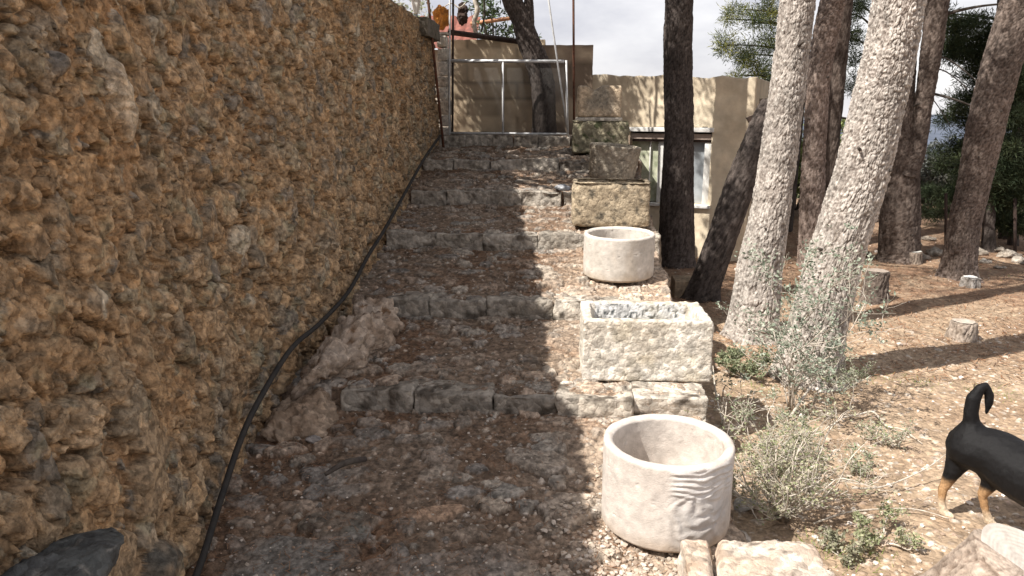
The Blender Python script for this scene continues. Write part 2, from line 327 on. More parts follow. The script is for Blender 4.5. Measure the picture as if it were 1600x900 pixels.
# ================================================================== path surface (the treads)
def build_path():
    ys = [1.3]
    while ys[-1] < 3.45: ys.append(ys[-1] + 0.0048)
    while ys[-1] < 12: ys.append(ys[-1] + (0.007 if ys[-1] < 5.6 else 0.010 if ys[-1] < 8.4 else 0.1))
    ys = np.array(ys); xs = np.arange(-1.62, XR + 0.001, 0.0062)
    Xg, Yg = np.meshgrid(xs, ys)
    Hf = 0.022 * fbm2(Xg * 3, Yg * 3, 3, 4) + 0.007 * fbm2(Xg * 25, Yg * 25, 4, 6)
    lit = fbm2(Xg * 4.5, Yg * 3.3, 4, 14)
    C = lerp((0.25, 0.185, 0.135), (0.205, 0.125, 0.078), np.clip(0.5 + 1.6 * lit, 0, 1))
    pal = [(0.33, 0.30, 0.26), (0.38, 0.33, 0.28), (0.28, 0.25, 0.22), (0.43, 0.375, 0.31), (0.36, 0.30, 0.24), (0.44, 0.34, 0.26)]
    r = RNG
    C0 = C.copy()
    # big worn rocks showing in the first landing
    for cx, cy, a, b, c in [(x_, y_, a_, b_, tuple(np.array(c_) * np.array((1.42, 1.29, 1.13)))) for x_, y_, a_, b_, c_ in [(-0.95, 2.16, .33, .20, (0.165, 0.165, 0.165)), (-0.45, 2.2, .33, .14, (0.20, 0.19, 0.185)), (-0.2, 2.02, .2, .10, (0.25, 0.23, 0.22)), (-0.62, 1.9, .3, .15, (0.19, 0.18, 0.18)), (-.05, 2.18, .13, .07, (0.27, 0.25, 0.23)),
                            (-0.85, 2.46, .13, .09, (0.15, 0.155, 0.15)), (0.02, 2.62, .12, .09, (0.27, 0.25, 0.235)), (-.12, 2.95, .13, .08, (0.25, 0.235, 0.22)), (.1, 2.36, .1, .07, (0.28, 0.26, 0.24)), (-.5, 2.55, .14, .04, (0.36, 0.27, 0.21)), (-.28, 2.62, .08, .04, (0.34, 0.31, 0.28)),
                            (.42, 2.15, .28, .12, (0.33, 0.28, 0.23))]]:
        stamp(Hf, C, xs, ys, cx, cy, a, b, r.uniform(-.3, .3), r.uniform(.016, .026), np.array(c), pw=3.5, flat=0.35, base=0.004, dist=0.22, tilt=(r.uniform(-.3, .3), r.uniform(-.3, .3)), ring=.010)
    for cy in np.arange(1.4, 8.3, 0.115):
        for cx in np.arange(-1.5, XR, 0.15):
            if r.random() > (0.52 if cy < 3.3 else 0.72): continue
            c = np.array(pal[r.integers(len(pal))]) * r.uniform(0.8, 1.15)
            stamp(Hf, C, xs, ys, cx + r.uniform(-.07, .07), cy + r.uniform(-.05, .05), r.uniform(.03, .09), r.uniform(.025, .055), r.uniform(-.4, .4), r.uniform(.008, .02), c, pw=3.2, flat=0.3, base=0.002, ring=.006, dist=0.25, tilt=(r.uniform(-.4, .4), r.uniform(-.4, .4)))
    for i in range(3400):
        c = np.array(pal[r.integers(len(pal))]) * r.uniform(0.8, 1.5); a = r.uniform(.006, .018)
        stamp(Hf, C, xs, ys, r.uniform(-1.5, XR), r.uniform(1.4, 7), a, a * r.uniform(.6, 1), r.uniform(0, 3), r.uniform(.006, .014), c, base=None, dist=.2)
    soil = sstep(-0.12, 0.30, fbm2(Xg * 6 + 9, Yg * 5, 4, 31))[..., None] * 0.55; C = C * (1 - soil) + C0 * soil
    Hf += 0.006 * fbm2(Xg * 45, Yg * 45, 3, 44) + 0.006 * soil[..., 0]
    C *= (1 + 0.5 * fbm2(Xg * 30, Yg * 30, 3, 62))[..., None]
    paler = sstep(-.35, 0.55, Xg)[..., None] * sstep(6.6, 5.4, Yg)[..., None] * 0.7      # sunlight painted into the colour: the lit right side is made paler
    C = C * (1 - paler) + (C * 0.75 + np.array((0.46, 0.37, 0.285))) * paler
    Z = zpath(Yg) + Hf * np.where(Yg > 8.1, 0.4, 1)
    jag = 0.03 * fbm2(ys * 7, ys * 0, 4, 91)
    Xr = Xg + jag[:, None] * sstep(0.2, XR, Xg)
    rows = [np.stack([Xr, Yg, Z], -1)]; cols = [C]
    for k in range(1, 26):                              # the rough right flank of the stair, down to the earth
        zz = Z[:, -1:] + (-0.35 - Z[:, -1:]) * (k / 25) ** 1.2
        n = 0.025 * fbm2(ys[:, None] * 8, zz * 8, 4, 92)
        rows.append(np.stack([Xr[:, -1:] + 0.012 + 0.02 * k / 25 + n, Yg[:, -1:], zz], -1)); cols.append(np.ones((len(ys), 1, 3)) * np.array((0.27, 0.21, 0.155)) * (1 + 0.5 * fbm2(ys[:, None] * 20, zz * 20, 3, 9))[..., None])
    V = np.concatenate(rows, 1); C = np.concatenate(cols, 1)
    o = mesh('path', V.reshape(-1, 3), gridf(*V.shape[:2]), M['path'], col=np.clip(C, 0.02, 0.9).reshape(-1, 3))
    o['kind'] = 'structure'
    global PATHX, PATHY, PATHZ
    PATHX, PATHY, PATHZ = xs, ys, Z
build_path()
def zp(x, y):
    i = min(np.searchsorted(PATHX, x), len(PATHX) - 1); j = min(np.searchsorted(PATHY, y), len(PATHY) - 1)
    return float(PATHZ[j, i])

# ------------------------------------------------------------------ ground
def zground(x, y):
    x = np.asarray(x, float); y = np.asarray(y, float)
    z = np.interp(y, [-5, 1.5, 2.6, 5.0, 11.0, 14, 20, 45, 120, 400, 900, 1500], [-.12, -.04, -.03, -.10, -.10, -.2, -1.0, -4.0, -11, -38, -60, -60])
    near = sstep(16, 8, y)
    z = z + near * (0.05 * fbm2(x * 0.9, y * 0.9, 4, 101) + 0.03 * fbm2(x * 4, y * 4, 3, 102) * 0.6)
    z = z + (1 - near) * 0.6 * fbm2(x * 0.05, y * 0.05, 3, 105)
    z = z + 0.02 * sstep(5, 1, y)
    z = z - 0.32 * sstep(0.60, 0.45, x) * sstep(14, 12, y) * (x > -1.9)
    return z
def build_ground():
    def axis(a, b, fa, fb, d0, gr):
        pts = list(np.arange(fa, fb, d0)); s = d0
        while pts[-1] < b: s *= gr; pts.append(pts[-1] + s)
        s = d0
        while pts[0] > a: s *= gr; pts.insert(0, pts[0] - s)
        return np.array(pts)
    xs = axis(-1500, 1500, 0.55, 4.6, 0.010, 1.045); ys = axis(-60, 1500, 1.9, 6.0, 0.010, 1.028)
    Xg, Yg = np.meshgrid(xs, ys); Z = zground(Xg, Yg)
    near = sstep(12, 7, Yg)
    Hf = np.zeros_like(Z)
    n1 = fbm2(Xg * 1.7, Yg * 1.7, 4, 111); n2 = fbm2(Xg * 7, Yg * 7, 4, 112)
    C = lerp((0.41, 0.305, 0.21), (0.32, 0.222, 0.145), np.clip(0.5 + 1.1 * n1 + .6 * n2, 0, 1))
    red = np.clip(sstep(5.6, 7.6, Yg + 1.2 * n1) * sstep(16, 12, Yg) * (0.75 + n2), 0, 1)[..., None]
    C = C * (1 - red) + np.array((0.27, 0.17, 0.11)) * red
    far = sstep(15, 25, Yg)[..., None]
    fc = lerp((0.10, 0.115, 0.05), (0.42, 0.33, 0.16), sstep(-0.02, 0.06, fbm2(Xg * 0.03, Yg * 0.022, 3, 120)))
    C = C * (1 - far) + fc * far
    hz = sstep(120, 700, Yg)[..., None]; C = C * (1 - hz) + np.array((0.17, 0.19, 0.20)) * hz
    r = RNG
    pal = [(0.58, 0.49, 0.40), (0.50, 0.39, 0.30), (0.64, 0.56, 0.47), (0.45, 0.33, 0.25)]
    for i in range(5200):
        u = r.random(); y = 1.9 + 6 * u ** 1.3; x = r.uniform(0.68, 1.2 + 0.62 * y)
        if x > 4.6 or y > 6: continue
        a = r.uniform(.005, .014) * (1.6 if r.random() < .06 else 1); c = np.array(pal[r.integers(4)]) * r.uniform(.8, 1.05)
        stamp(Hf, C, xs, ys, x, y, a * 1.2, a, r.uniform(0, 3), a * r.uniform(.3, .7), c, base=0, dist=.2)
    C *= (1 + (0.35 * near * fbm2(Xg * 22, Yg * 22, 4, 113)))[..., None]
    Z = Z + Hf + near * (0.007 * fbm2(Xg * 30, Yg * 30, 3, 116))
    o = mesh('ground', np.stack([Xg, Yg, Z], -1).reshape(-1, 3), gridf(len(ys), len(xs)), M['earth'], col=np.clip(C, .02, .9).reshape(-1, 3))
    o['kind'] = 'structure'
    # hills
    az = np.linspace(-1.2, 1.3, 260); R = np.linspace(900, 2600, 26)
    A, RR = np.meshgrid(az, R)
    ridge = -22 + 55 * fbm2(az * 3.1 + 2, az * 0, 5, 130)
    prof = np.sin(np.clip((RR - 900) / 1300, 0, 1) * pi / 2)
    z = -70 + prof * (ridge[None, :] + 70) + 22 * fbm2(A * 25, RR * 0.006, 4, 131) * prof
    V = np.stack([np.sin(A) * RR, np.cos(A) * RR, z], -1)
    o = mesh('hills', V.reshape(-1, 3), gridf(len(R), len(az)), M['hill']); o['kind'] = 'structure'
build_ground()
def zg(x, y): return float(zground(x, y))

# ------------------------------------------------------------------ loose bits: pebbles and needles (stuff)
def blob_batch(name, pts, rad, cols, mt, flat=0.55, kind='stuff'):
    bm = bmesh.new(); bmesh.ops.create_icosphere(bm, subdivisions=1, radius=1)
    bv = np.array([v.co[:] for v in bm.verts]); bf = np.array([[v.index for v in f.verts] for f in bm.faces]); bm.free()
    n = len(pts); k = len(bv)
    sc = RNG.uniform(0.7, 1.35, (n, 1, 3)) * np.array([1, 1, flat]); jit = 1 + RNG.uniform(-.22, .22, (n, k, 1))
    V = bv[None] * jit * sc * rad[:, None, None]
    a = RNG.uniform(0, 6.28, n); c, s = np.cos(a)[:, None], np.sin(a)[:, None]
    V = np.stack([V[..., 0] * c - V[..., 1] * s, V[..., 0] * s + V[..., 1] * c, V[..., 2]], -1) + pts[:, None, :]
    Fc = bf[None] + (np.arange(n) * k)[:, None, None]
    o = mesh(name, V.reshape(-1, 3), Fc.reshape(-1, 3), mt, col=np.repeat(cols, k, 0), smooth=False); o['kind'] = kind
    return o
def needles(name, pts, ln, wd, cols, mt, up=0.25):
    n = len(pts); a = RNG.uniform(0, 6.28, n); e = RNG.uniform(-up, up, n) * 0.5
    d = np.stack([np.cos(a) * np.cos(e), np.sin(a) * np.cos(e), np.sin(e)], -1) * ln[:, None]
    s = np.stack([-np.sin(a), np.cos(a), np.zeros(n)], -1) * wd[:, None]
    V = np.stack([pts - d - s, pts - d + s, pts + d + s * .6, pts + d - s * .6], 1)
    o = mesh(name, V.reshape(-1, 3), np.arange(4 * n).reshape(n, 4), mt, col=np.repeat(cols, 4, 0), smooth=False); o['kind'] = 'stuff'
    return o
def scatter():
    r = RNG
    pal = np.array([(0.44, 0.37, 0.30), (0.34, 0.26, 0.20), (0.55, 0.48, 0.41), (0.25, 0.21, 0.18), (0.40, 0.28, 0.20)])
    P_, R_, C_ = [], [], []
    for i in range(6500):
        k = r.random(); y = 1.6 + 6.4 * k ** 1.35; x = r.uniform(-1.42, XR - .02)
        dn = float(fbm2(np.array(x * 2.6), np.array(y * 2.6), 3, 200))
        if r.random() > 0.55 + 1.2 * dn: continue
        rad = 0.0028 + 0.006 * r.random() ** 2.2
        P_.append((x, y, zp(x, y) + rad * .3)); R_.append(rad); C_.append(pal[r.integers(5)] * r.uniform(.8, 1.1))
    for i in range(900):                                # a drift of pebbles round the first basin
        x = 0.22 + r.normal() * .16; y = 2.35 + r.normal() * .22
        if x > XR - .02 or y > 3.3 or y < 1.6: continue
        rad = 0.004 + 0.010 * r.random() ** 1.8
        P_.append((x, y, zp(x, y) + rad * .3)); R_.append(rad); C_.append(pal[r.integers(3)] * r.uniform(.9, 1.15))
    blob_batch('path_gravel', np.array(P_), np.array(R_), np.array(C_), M['pebble'])
    P_, R_, C_ = [], [], []
    pal2 = np.array([(0.66, 0.58, 0.50), (0.52, 0.40, 0.31), (0.72, 0.66, 0.6), (0.42, 0.31, 0.23)])
    for i in range(6500):
        y = 1.9 + 8.5 * r.random() ** 1.5; x = r.uniform(0.72, 1.3 + .62 * y)
        if r.random() > .45 + 1.6 * float(fbm2(np.array(x * 1.8), np.array(y * 1.8), 3, 210)): continue
        rad = 0.0028 + 0.008 * r.random() ** 3 + (0.02 * r.random() if r.random() < .03 else 0)
        P_.append((x, y, zg(x, y) + rad * .3)); R_.append(rad); C_.append(pal2[r.integers(4)] * r.uniform(.8, 1.1))
    blob_batch('ground_gravel', np.array(P_), np.array(R_), np.array(C_), M['pebble'])
    P_, L_, C_ = [], [], []
    npal = np.array([(0.25, 0.12, 0.06), (0.19, 0.10, 0.055), (0.32, 0.19, 0.11), (0.13, 0.08, 0.055)])
    for i in range(26000):
        y = 1.6 + 6.6 * r.random() ** 1.2; x = r.uniform(-1.42, XR - .02)
        dn = float(h2(int(x * 9 + 50), int(y * 9), 5)) * .3 + float(vn2(np.array(x * 4.5), np.array(y * 3.3), 14)) + .35
        if r.random() > dn * .95: continue
        P_.append((x, y, zp(x, y) + .003 + r.random() * .006)); L_.append(r.uniform(.008, .022)); C_.append(npal[r.integers(4)] * r.uniform(.8, 1.2))
    for i in range(260):
        x, y = r.uniform(-1.35, XR - .05), r.uniform(1.7, 6.2); P_.append((x, y, zp(x, y) + .008)); L_.append(r.uniform(.02, .05)); C_.append(npal[3] * r.uniform(.7, 1.8))
    needles('path_debris', np.array(P_), np.array(L_), np.full(len(L_), .0011), np.array(C_), M['needle'])
    P_, L_, C_ = [], [], []
    for i in range(15000):
        y = 4.6 + 6.5 * r.random() ** .9; x = r.uniform(0.9, 1.3 + .62 * y)
        P_.append((x, y, zg(x, y) + .004 + r.random() * .012)); L_.append(r.uniform(.015, .045)); C_.append(npal[r.integers(4)] * r.uniform(.9, 1.5))
    needles('ground_debris', np.array(P_), np.array(L_), np.full(len(L_), .0028), np.array(C_), M['needle'])
scatter()

# ================================================================== rough stone blocks
def rough_bm(w, d, h, cell=0.012, amp=0.006, cavity=None, bev=0.012, seed=0, sharp=22, taper=1.0):
    bm = bmesh.new(); bmesh.ops.create_cube(bm, size=1)
    for v in bm.verts:
        k = taper if v.co.z < 0 else 1.0
        v.co = Vector((v.co.x * w * k, v.co.y * d * k, (v.co.z + .5) * h))
    if cavity:
        t, dep, sl = cavity
        tf = max(bm.faces, key=lambda f: f.calc_center_median().z)
        bmesh.ops.inset_region(bm, faces=[tf], thickness=t)
        ret = bmesh.ops.extrude_face_region(bm, geom=[tf])
        vs = [g for g in ret['geom'] if isinstance(g, bmesh.types.BMVert)]
        c = sum((v.co for v in vs), Vector()) / len(vs)
        for v in vs:
            v.co.z -= dep; v.co.x = c.x + (v.co.x - c.x) * sl; v.co.y = c.y + (v.co.y - c.y) * sl
        if tf.is_valid: bmesh.ops.delete(bm, geom=[tf], context='FACES')
    bmesh.ops.bevel(bm, geom=[e for e in bm.edges], offset=bev, segments=2, affect='EDGES', profile=0.6)
    for it in range(9):
        es = [e for e in bm.edges if e.calc_length() > cell * 1.6]
        if not es: break
        bmesh.ops.subdivide_edges(bm, edges=es, cuts=1, use_grid_fill=True)
    bmesh.ops.triangulate(bm, faces=[f for f in bm.faces if len(f.verts) > 4])
    bm.normal_update()
    p = np.array([v.co[:] for v in bm.verts]); n = np.array([v.normal[:] for v in bm.verts])
    q = p + seed * 3.7
    dsp = amp * (1.5 * fbm3(q, 6, 3, seed) + 1.1 * fbm3(q, sharp, 4, seed + 9) - 0.9 * np.abs(fbm3(q, sharp * 1.7, 3, seed + 20)))
    p2 = p + n * dsp[:, None]
    for v, c in zip(bm.verts, p2): v.co = Vector(c)
    return bm
def stonecol(c1, c2, sc=7, seed=0, spot=None, spotc=(0.1, 0.1, 0.1), spotsc=40):
    def f(p):
        c = lerp(c1, c2, np.clip(.5 + 1.3 * fbm3(p, sc, 4, seed), 0, 1)); c *= (1 + .35 * fbm3(p, 35, 3, seed + 3))[:, None]
        if spot:
            m = sstep(spot, spot + .12, fbm3(p, spotsc, 3, seed + 30))[:, None]; c = c * (1 - m) + np.array(spotc) * m
        return np.clip(c, .02, .95)
    return f
def place(o, loc, rz=0, rx=0, ry=0):
    o.location = Vector(loc); o.rotation_euler = (rx, ry, rz); return o

# the six stone steps
desc = ['lowest grey stone step, its right end behind the large round basin', 'grey stone step passing behind the square sink, second from the bottom',
        'grey stone step whose right end meets the smaller round basin', 'broken grey stone step beside the coarse trough, half in sun',
        'shaded grey stone step beside the tapered stone tub', 'topmost shaded stone step carrying the gate']
cuts_ = [[-1.10, -.74, -.35, -.03, .33, .69], [-1.14, -.86, -.50, -.08, .17, .42, .68], [-1.37, -.98, -.62, -.22, .13, .68], [-1.36, -1.05, -.74, -.40, -.05, .25, .66],
         [-1.4, -1.1, -.75, -.45, -.1, .22, .66], [-1.40, -1.12, -.82, -.60, -.33, 0.02, .34]]
def steps():
    r = random.Random(3)
    for k in range(6):
        t = empty('stone_step', (0, NOSE[k], BOT[k])); tag(t, desc[k], 'step', 'stone steps climbing beside the rubble wall')
        cs = cuts_[k]
        for i in range(len(cs) - 1):
            w = cs[i + 1] - cs[i] - r.uniform(-.004, .006); h = TOP[k] - BOT[k] + .06 + r.uniform(-.012, .008); d = .20 + r.uniform(-.02, .03)
            bm = rough_bm(w, d, h, cell=.014 if k < 3 else .022, amp=.022 if k == 3 else .015, bev=.010, seed=k * 10 + i, sharp=11)
            pf = 1.42 if cs[i] > -.12 and k < 4 else 1.0  # sunny right-hand stones painted paler, sunlight put into their colour
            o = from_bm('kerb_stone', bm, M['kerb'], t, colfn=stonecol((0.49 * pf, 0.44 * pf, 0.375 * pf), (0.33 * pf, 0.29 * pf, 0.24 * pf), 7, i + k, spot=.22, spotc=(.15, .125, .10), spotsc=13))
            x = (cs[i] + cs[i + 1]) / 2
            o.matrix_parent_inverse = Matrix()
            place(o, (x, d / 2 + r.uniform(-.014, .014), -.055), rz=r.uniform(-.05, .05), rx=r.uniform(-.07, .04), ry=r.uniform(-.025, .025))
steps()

# ------------------------------------------------------------------ lathe basins
def basin(name, loc, R, Ht, th, label, seed, smear=False, tilt=(0, 0), taper=1.0, dep=.8, colr=((0.66, 0.60, 0.54), (0.54, 0.48, 0.43)), amp=.0015, mt='concrete'):
    ns = 220
    prof = [(0, 0.0), (R * .5, 0), (R - .012, 0), (R, .012)]
    prof += [(R, z) for z in np.linspace(.016, Ht - .012, 90)]
    prof += [(R - .003, Ht - .003), (R - .010, Ht), (R - th / 2, Ht + .001), (R - th + .008, Ht), (R - th, Ht - .008)]
    prof += [(R - th - .004, z) for z in np.linspace(Ht - .012, Ht * (1 - dep), 40)]
    prof += [(r_, Ht * (1 - dep) - .01) for r_ in np.linspace(R - th - .03, 0.0, 16)]
    prof = np.array(prof); tp = taper + (1 - taper) * prof[:, 1] / Ht; prof = np.stack([prof[:, 0] * tp, prof[:, 1]], 1)
    th_ = np.arange(ns) / ns * 2 * pi
    V = np.stack([prof[:, 0][:, None] * np.cos(th_), prof[:, 0][:, None] * np.sin(th_), np.repeat(prof[:, 1][:, None], ns, 1)], -1)
    p = V.reshape(-1, 3); rad = np.linalg.norm(p[:, :2], axis=1); nd = np.where(rad[:, None] > 1e-4, np.c_[p[:, :2], np.zeros(len(p))] / np.maximum(rad, 1e-4)[:, None], 0)
    d = amp * (2.2 * fbm3(p + seed, 9, 3, seed) + fbm3(p + seed, 40, 3, seed + 4)) - .004 * sstep(.42, .55, fbm3(p + seed, 70, 2, seed + 8))
    C = lerp(colr[0], colr[1], np.clip(.5 + 1.1 * fbm3(p + seed, 7, 4, seed + 1), 0, 1)); C *= (1 + .10 * fbm3(p, 60, 2, 3))[:, None]
    outer = np.zeros(V.shape[:2], bool); outer[3:94] = True; outer = outer.ravel()
    sl_ = (sstep(.075, .0, p[:, 2] + .05 * fbm3(p + seed, 14, 3, seed + 40)) * .55 + .30 * sstep(.1, .4, fbm3(p * np.array((1, 1, .25)) + seed, 11, 3, seed + 41)))[:, None]; C = C * (1 - sl_) + np.array(colr[1]) * np.array((.74, .64, .52)) * sl_
    fl = ((np.abs(p[:, 2] - (Ht * (1 - dep) - .01)) < .004) & (rad < R - th - .01))[:, None] * .75; C = C * (1 - fl) + np.array((.33, .27, .21)) * (1 + .5 * fbm3(p, 18, 3, seed))[:, None] * fl
    if smear:                                            # trowelled cement patch: ridges along the rim, swirls below
        ang = np.arctan2(p[:, 1], p[:, 0]); u = (ang + 1.05) / .62; w = sstep(1.1, .75, np.abs(u)) * outer
        zz = p[:, 2] / Ht; wav = .02 * np.sin(ang * 9) + .06 * fbm3(p, 9, 3, 60)
        up = w * sstep(.60, .70, zz + wav) ; lowm = w * sstep(.72, .6, zz) * sstep(.02, .2, zz)
        d = d + up * (.0022 * np.sin((zz + wav) * 95) + .006 * fbm3(p * np.array((1, 1, 5)), 16, 3, 64) + .003) + lowm * (.002 + .0024 * np.sin(34 * np.hypot(u * .8 - .1, zz * 1.4 - .9) + 16 * fbm3(p, 8, 3, 61)) + .002 * fbm3(p, 50, 3, 62))
        mm = np.clip(up + lowm * .6, 0, 1)[:, None] * .7; C = C * (1 - mm) + np.array((.60, .58, .56)) * mm
    p = p + nd * d[:, None]
    rim = (np.abs(p[:, 2] - Ht) < .012); p[:, 2] += rim * .003 * fbm3(p, 25, 3, seed)
    Fq = gridf(len(prof), ns, True)
    o = mesh(name, p, Fq, M[mt], col=C)
    place(o, loc, rx=tilt[0], ry=tilt[1]); tag(o, label, 'basin')
    return o
c1 = P(1049, 690, Z=.5)
basin('round_basin', (0.388, 2.575, .078), .239, .33, .034, 'large round pale concrete basin with smeared cement on its front', 1, smear=True, dep=.72)
b2 = P(969, 447, Z=.475)
basin('round_basin', (b2[0], b2[1] + px(57, b2), zp(b2[0], b2[1] + .2) + .012), px(57.5, P(969, 400, Y=b2[1])), .29, .03, 'smaller smooth round concrete basin on the ledge behind the square sink', 2, tilt=(.03, 0), colr=((0.64, 0.59, 0.53), (0.55, 0.50, 0.44)))

# ------------------------------------------------------------------ square sink and the troughs
def trough(name, loc, w, d, h, cav, label, colf, rz=0, rx=0, ry=0, amp=.006, bev=.014, seed=0, cell=.011, cat='trough', sharp=22, taper=1.0):
    bm = rough_bm(w, d, h, cell=cell, amp=amp, cavity=cav, bev=bev, seed=seed, sharp=sharp, taper=taper)
    o = from_bm(name, bm, M['limestone'], colfn=colf); place(o, loc, rz, rx, ry); tag(o, label, cat); return o
def sinkcol(p):
    c = stonecol((0.76, 0.71, 0.63), (0.64, 0.57, 0.47), 6, 5)(p)
    inn = (np.abs(p[:, 0]) < .24) & (np.abs(p[:, 1]) < .16) & (p[:, 2] < .31) & (p[:, 2] > .1)
    sp = sstep(.16, .24, fbm3(p, 62, 3, 71))[:, None]; w = np.array((.72, .71, .69)) * (1 - sp) + np.array((.12, .13, .13)) * sp
    c[inn] = w[inn]; y = sstep(.15, .4, fbm3(p, 9, 3, 75))[:, None] * .3; c = c * (1 - y) + np.array((.60, .51, .34)) * y
    return c
fr = P(1003, 594, Z=.275); wd = px(199, fr)
trough('stone_sink', (fr[0] + .015, fr[1] + .20, zp(fr[0], fr[1]) + .012), wd, .40, .315, (.07, .19, .92), 'large rectangular pale limestone sink with lichen spots inside', sinkcol, rz=.03, amp=.0065, seed=3, cell=.0085, bev=.009, sharp=34, cat='sink')
f3 = P(955, 354, Z=.745)
trough('stone_trough', (f3[0], f3[1] + .2, .735), px(122, f3), .37, .33, (.06, .14, .9), 'coarse brown stone trough with rounded ends behind the smaller round basin', stonecol((0.50, 0.41, 0.29), (0.34, 0.27, 0.185), 8, 6, spot=.2, spotc=(.14, .12, .09), spotsc=30), rz=-.02, amp=.009, bev=.04, seed=5, cell=.010, sharp=40)
f4 = P(958, 280, Z=1.0)
basin('stone_tub', (f4[0], f4[1] + .25, .975), px(42, P(958, 255, Y=f4[1])), .31, .035, 'tapered grey stone tub leaning to the right between two troughs', 8, tilt=(0.02, .09), taper=.86, dep=.5, colr=((0.46, 0.40, 0.31), (0.33, 0.285, 0.225)), amp=.005, mt='limestone')
f5 = P(938, 237, Z=1.19)
trough('stone_trough', (f5[0], f5[1] + .2, 1.17), px(88, f5), .42, .31, (.05, .05, .9), 'mossy dark stone trough carrying the squared top block', stonecol((0.33, 0.29, 0.20), (0.21, 0.19, 0.13), 9, 7, spot=.2, spotc=(.09, .1, .05), spotsc=24), amp=.012, bev=.03, seed=9, cell=.016)
# squared block with a notched top, on its own thin slab
top5 = 1.17 + .31
sl5 = P(936, 188, Y=f5[1] + .03)
trough('stone_slab', (sl5[0], f5[1] + .17, top5 + .002), px(72, sl5), .30, .035, None, 'thin pale stone slab between mossy trough and top block', stonecol((0.6, 0.55, 0.47), (0.42, 0.38, 0.32), 8, 2), amp=.003, bev=.006, seed=12, cell=.02, cat='slab')
def top_block():
    def notch(p): return p
    w = px(68, sl5); h = .30
    bm = rough_bm(w, .26, h, cell=.012, amp=.006, bev=.02, seed=14)
    for v in bm.verts:                                   # shallow scooped saddle in the top edge, towards the left
        if v.co.z > h * .7: v.co.z -= .045 * math.exp(-((v.co.x + w * .13) / .05) ** 2) * (v.co.z - h * .7) / (h * .3)
    o = from_bm('stone_block', bm, M['limestone'], colfn=lambda p: lerp((0.56, 0.44, 0.31), (0.32, 0.28, 0.22), sstep(.22, .02, np.hypot(p[:, 0] - .02, (p[:, 2] - .19) * .9) + .16 * fbm3(p, 9, 4, 4))) * (1 + .4 * fbm3(p, 30, 3, 9))[:, None])
    place(o, (sl5[0], f5[1] + .17, top5 + .040), rz=.02); tag(o, 'squared tan stone block with notched top, highest of the stack of vessels', 'block')
top_block()
# stone in the near corner
def corner_stone():
    p = P(1160, 846, Y=2.20); w = px(205, p)
    bm = rough_bm(w, .30, .30, cell=.009, amp=.011, bev=.008, seed=21)
    for v in bm.verts:                                   # narrow cut groove
        g = math.exp(-((v.co.x + w * .5 - .095 - (v.co.y) * .10) / .010) ** 2)
        if v.co.z > .2: v.co.z -= .07 * g
    o = from_bm('stone_block', bm, M['limestone'], colfn=stonecol((0.66, 0.57, 0.48), (0.46, 0.34, 0.25), 9, 11, spot=.35, spotc=(.25, .2, .16), spotsc=30))
    place(o, (p[0] + .01, p[1] - .14, p[2] - .30), rz=-.03); tag(o, 'rough pinkish stone block with a groove in front of the large round basin', 'block')
corner_stone()

def lump(name, loc, size, label, colf, cat='rock', amp=.12, sub=5, seed=0, rz=0, mt='limestone', rx=0, ry=0, facets=8):
    bm = bmesh.new(); bmesh.ops.create_icosphere(bm, subdivisions=sub, radius=1)
    p = np.array([v.co[:] for v in bm.verts]); rg = np.random.default_rng(seed)
    for i in range(facets):                             # planar chips
        n = rg.normal(size=3); n /= np.linalg.norm(n); d = rg.uniform(.62, .88); k = np.maximum(p @ n - d, 0); p = p - n[None] * k[:, None] * .85
    sz = np.array(size); m_ = float(np.sort(sz)[:2].mean()); q = p * sz; nn = p / sz; nn /= np.linalg.norm(nn, axis=1)[:, None]
    q = q + nn * (amp * m_ * (fbm3(q + seed, 1.1 / m_, 3, seed) + .55 * fbm3(q + seed, 3.6 / m_, 4, seed + 2)))[:, None]
    for v, c in zip(bm.verts, q): v.co = Vector(c)
    o = from_bm(name, bm, M[mt], colfn=colf); place(o, loc, rz, rx, ry)
    if label: tag(o, label, cat)
    return o
# conglomerate lump between hose and the first step
a_ = P(548, 500, Z=.47); b_ = P(460, 640, Z=.27)
mid = (a_ + b_) / 2
ln = float(np.hypot(*(a_ - b_)[:2]))
lump('boulder', (-1.20, 3.84, .33), (.17, .56, .14), 'long pinkish conglomerate boulder beside the hose at the lowest step', stonecol((0.50, 0.41, 0.33), (0.32, 0.235, 0.17), 9, 4, spot=.3, spotc=(.2, .12, .07), spotsc=20), cat='boulder', seed=4, amp=.75, rz=-.13, rx=.10, sub=6)
lump('boulder', (-1.25, 3.34, .11), (.16, .34, .10), 'squat tan boulder under the long conglomerate boulder', stonecol((0.42, 0.32, 0.235), (0.27, 0.19, 0.13), 9, 5), cat='boulder', seed=8, amp=.75, rz=-.1, sub=6)
g_ = P(85, 880, X=-1.22)
lump('boulder', (g_[0] - .02, g_[1] - .12, g_[2] - .06), (.13, .40, .065), 'dark grey boulder lying at the foot of the wall in the near corner', stonecol((0.12, 0.125, 0.12), (0.075, 0.075, 0.075), 8, 6, spot=.25, spotc=(.22, .21, .19), spotsc=30), cat='boulder', seed=12, amp=.30, sub=6, rz=.05, facets=2)
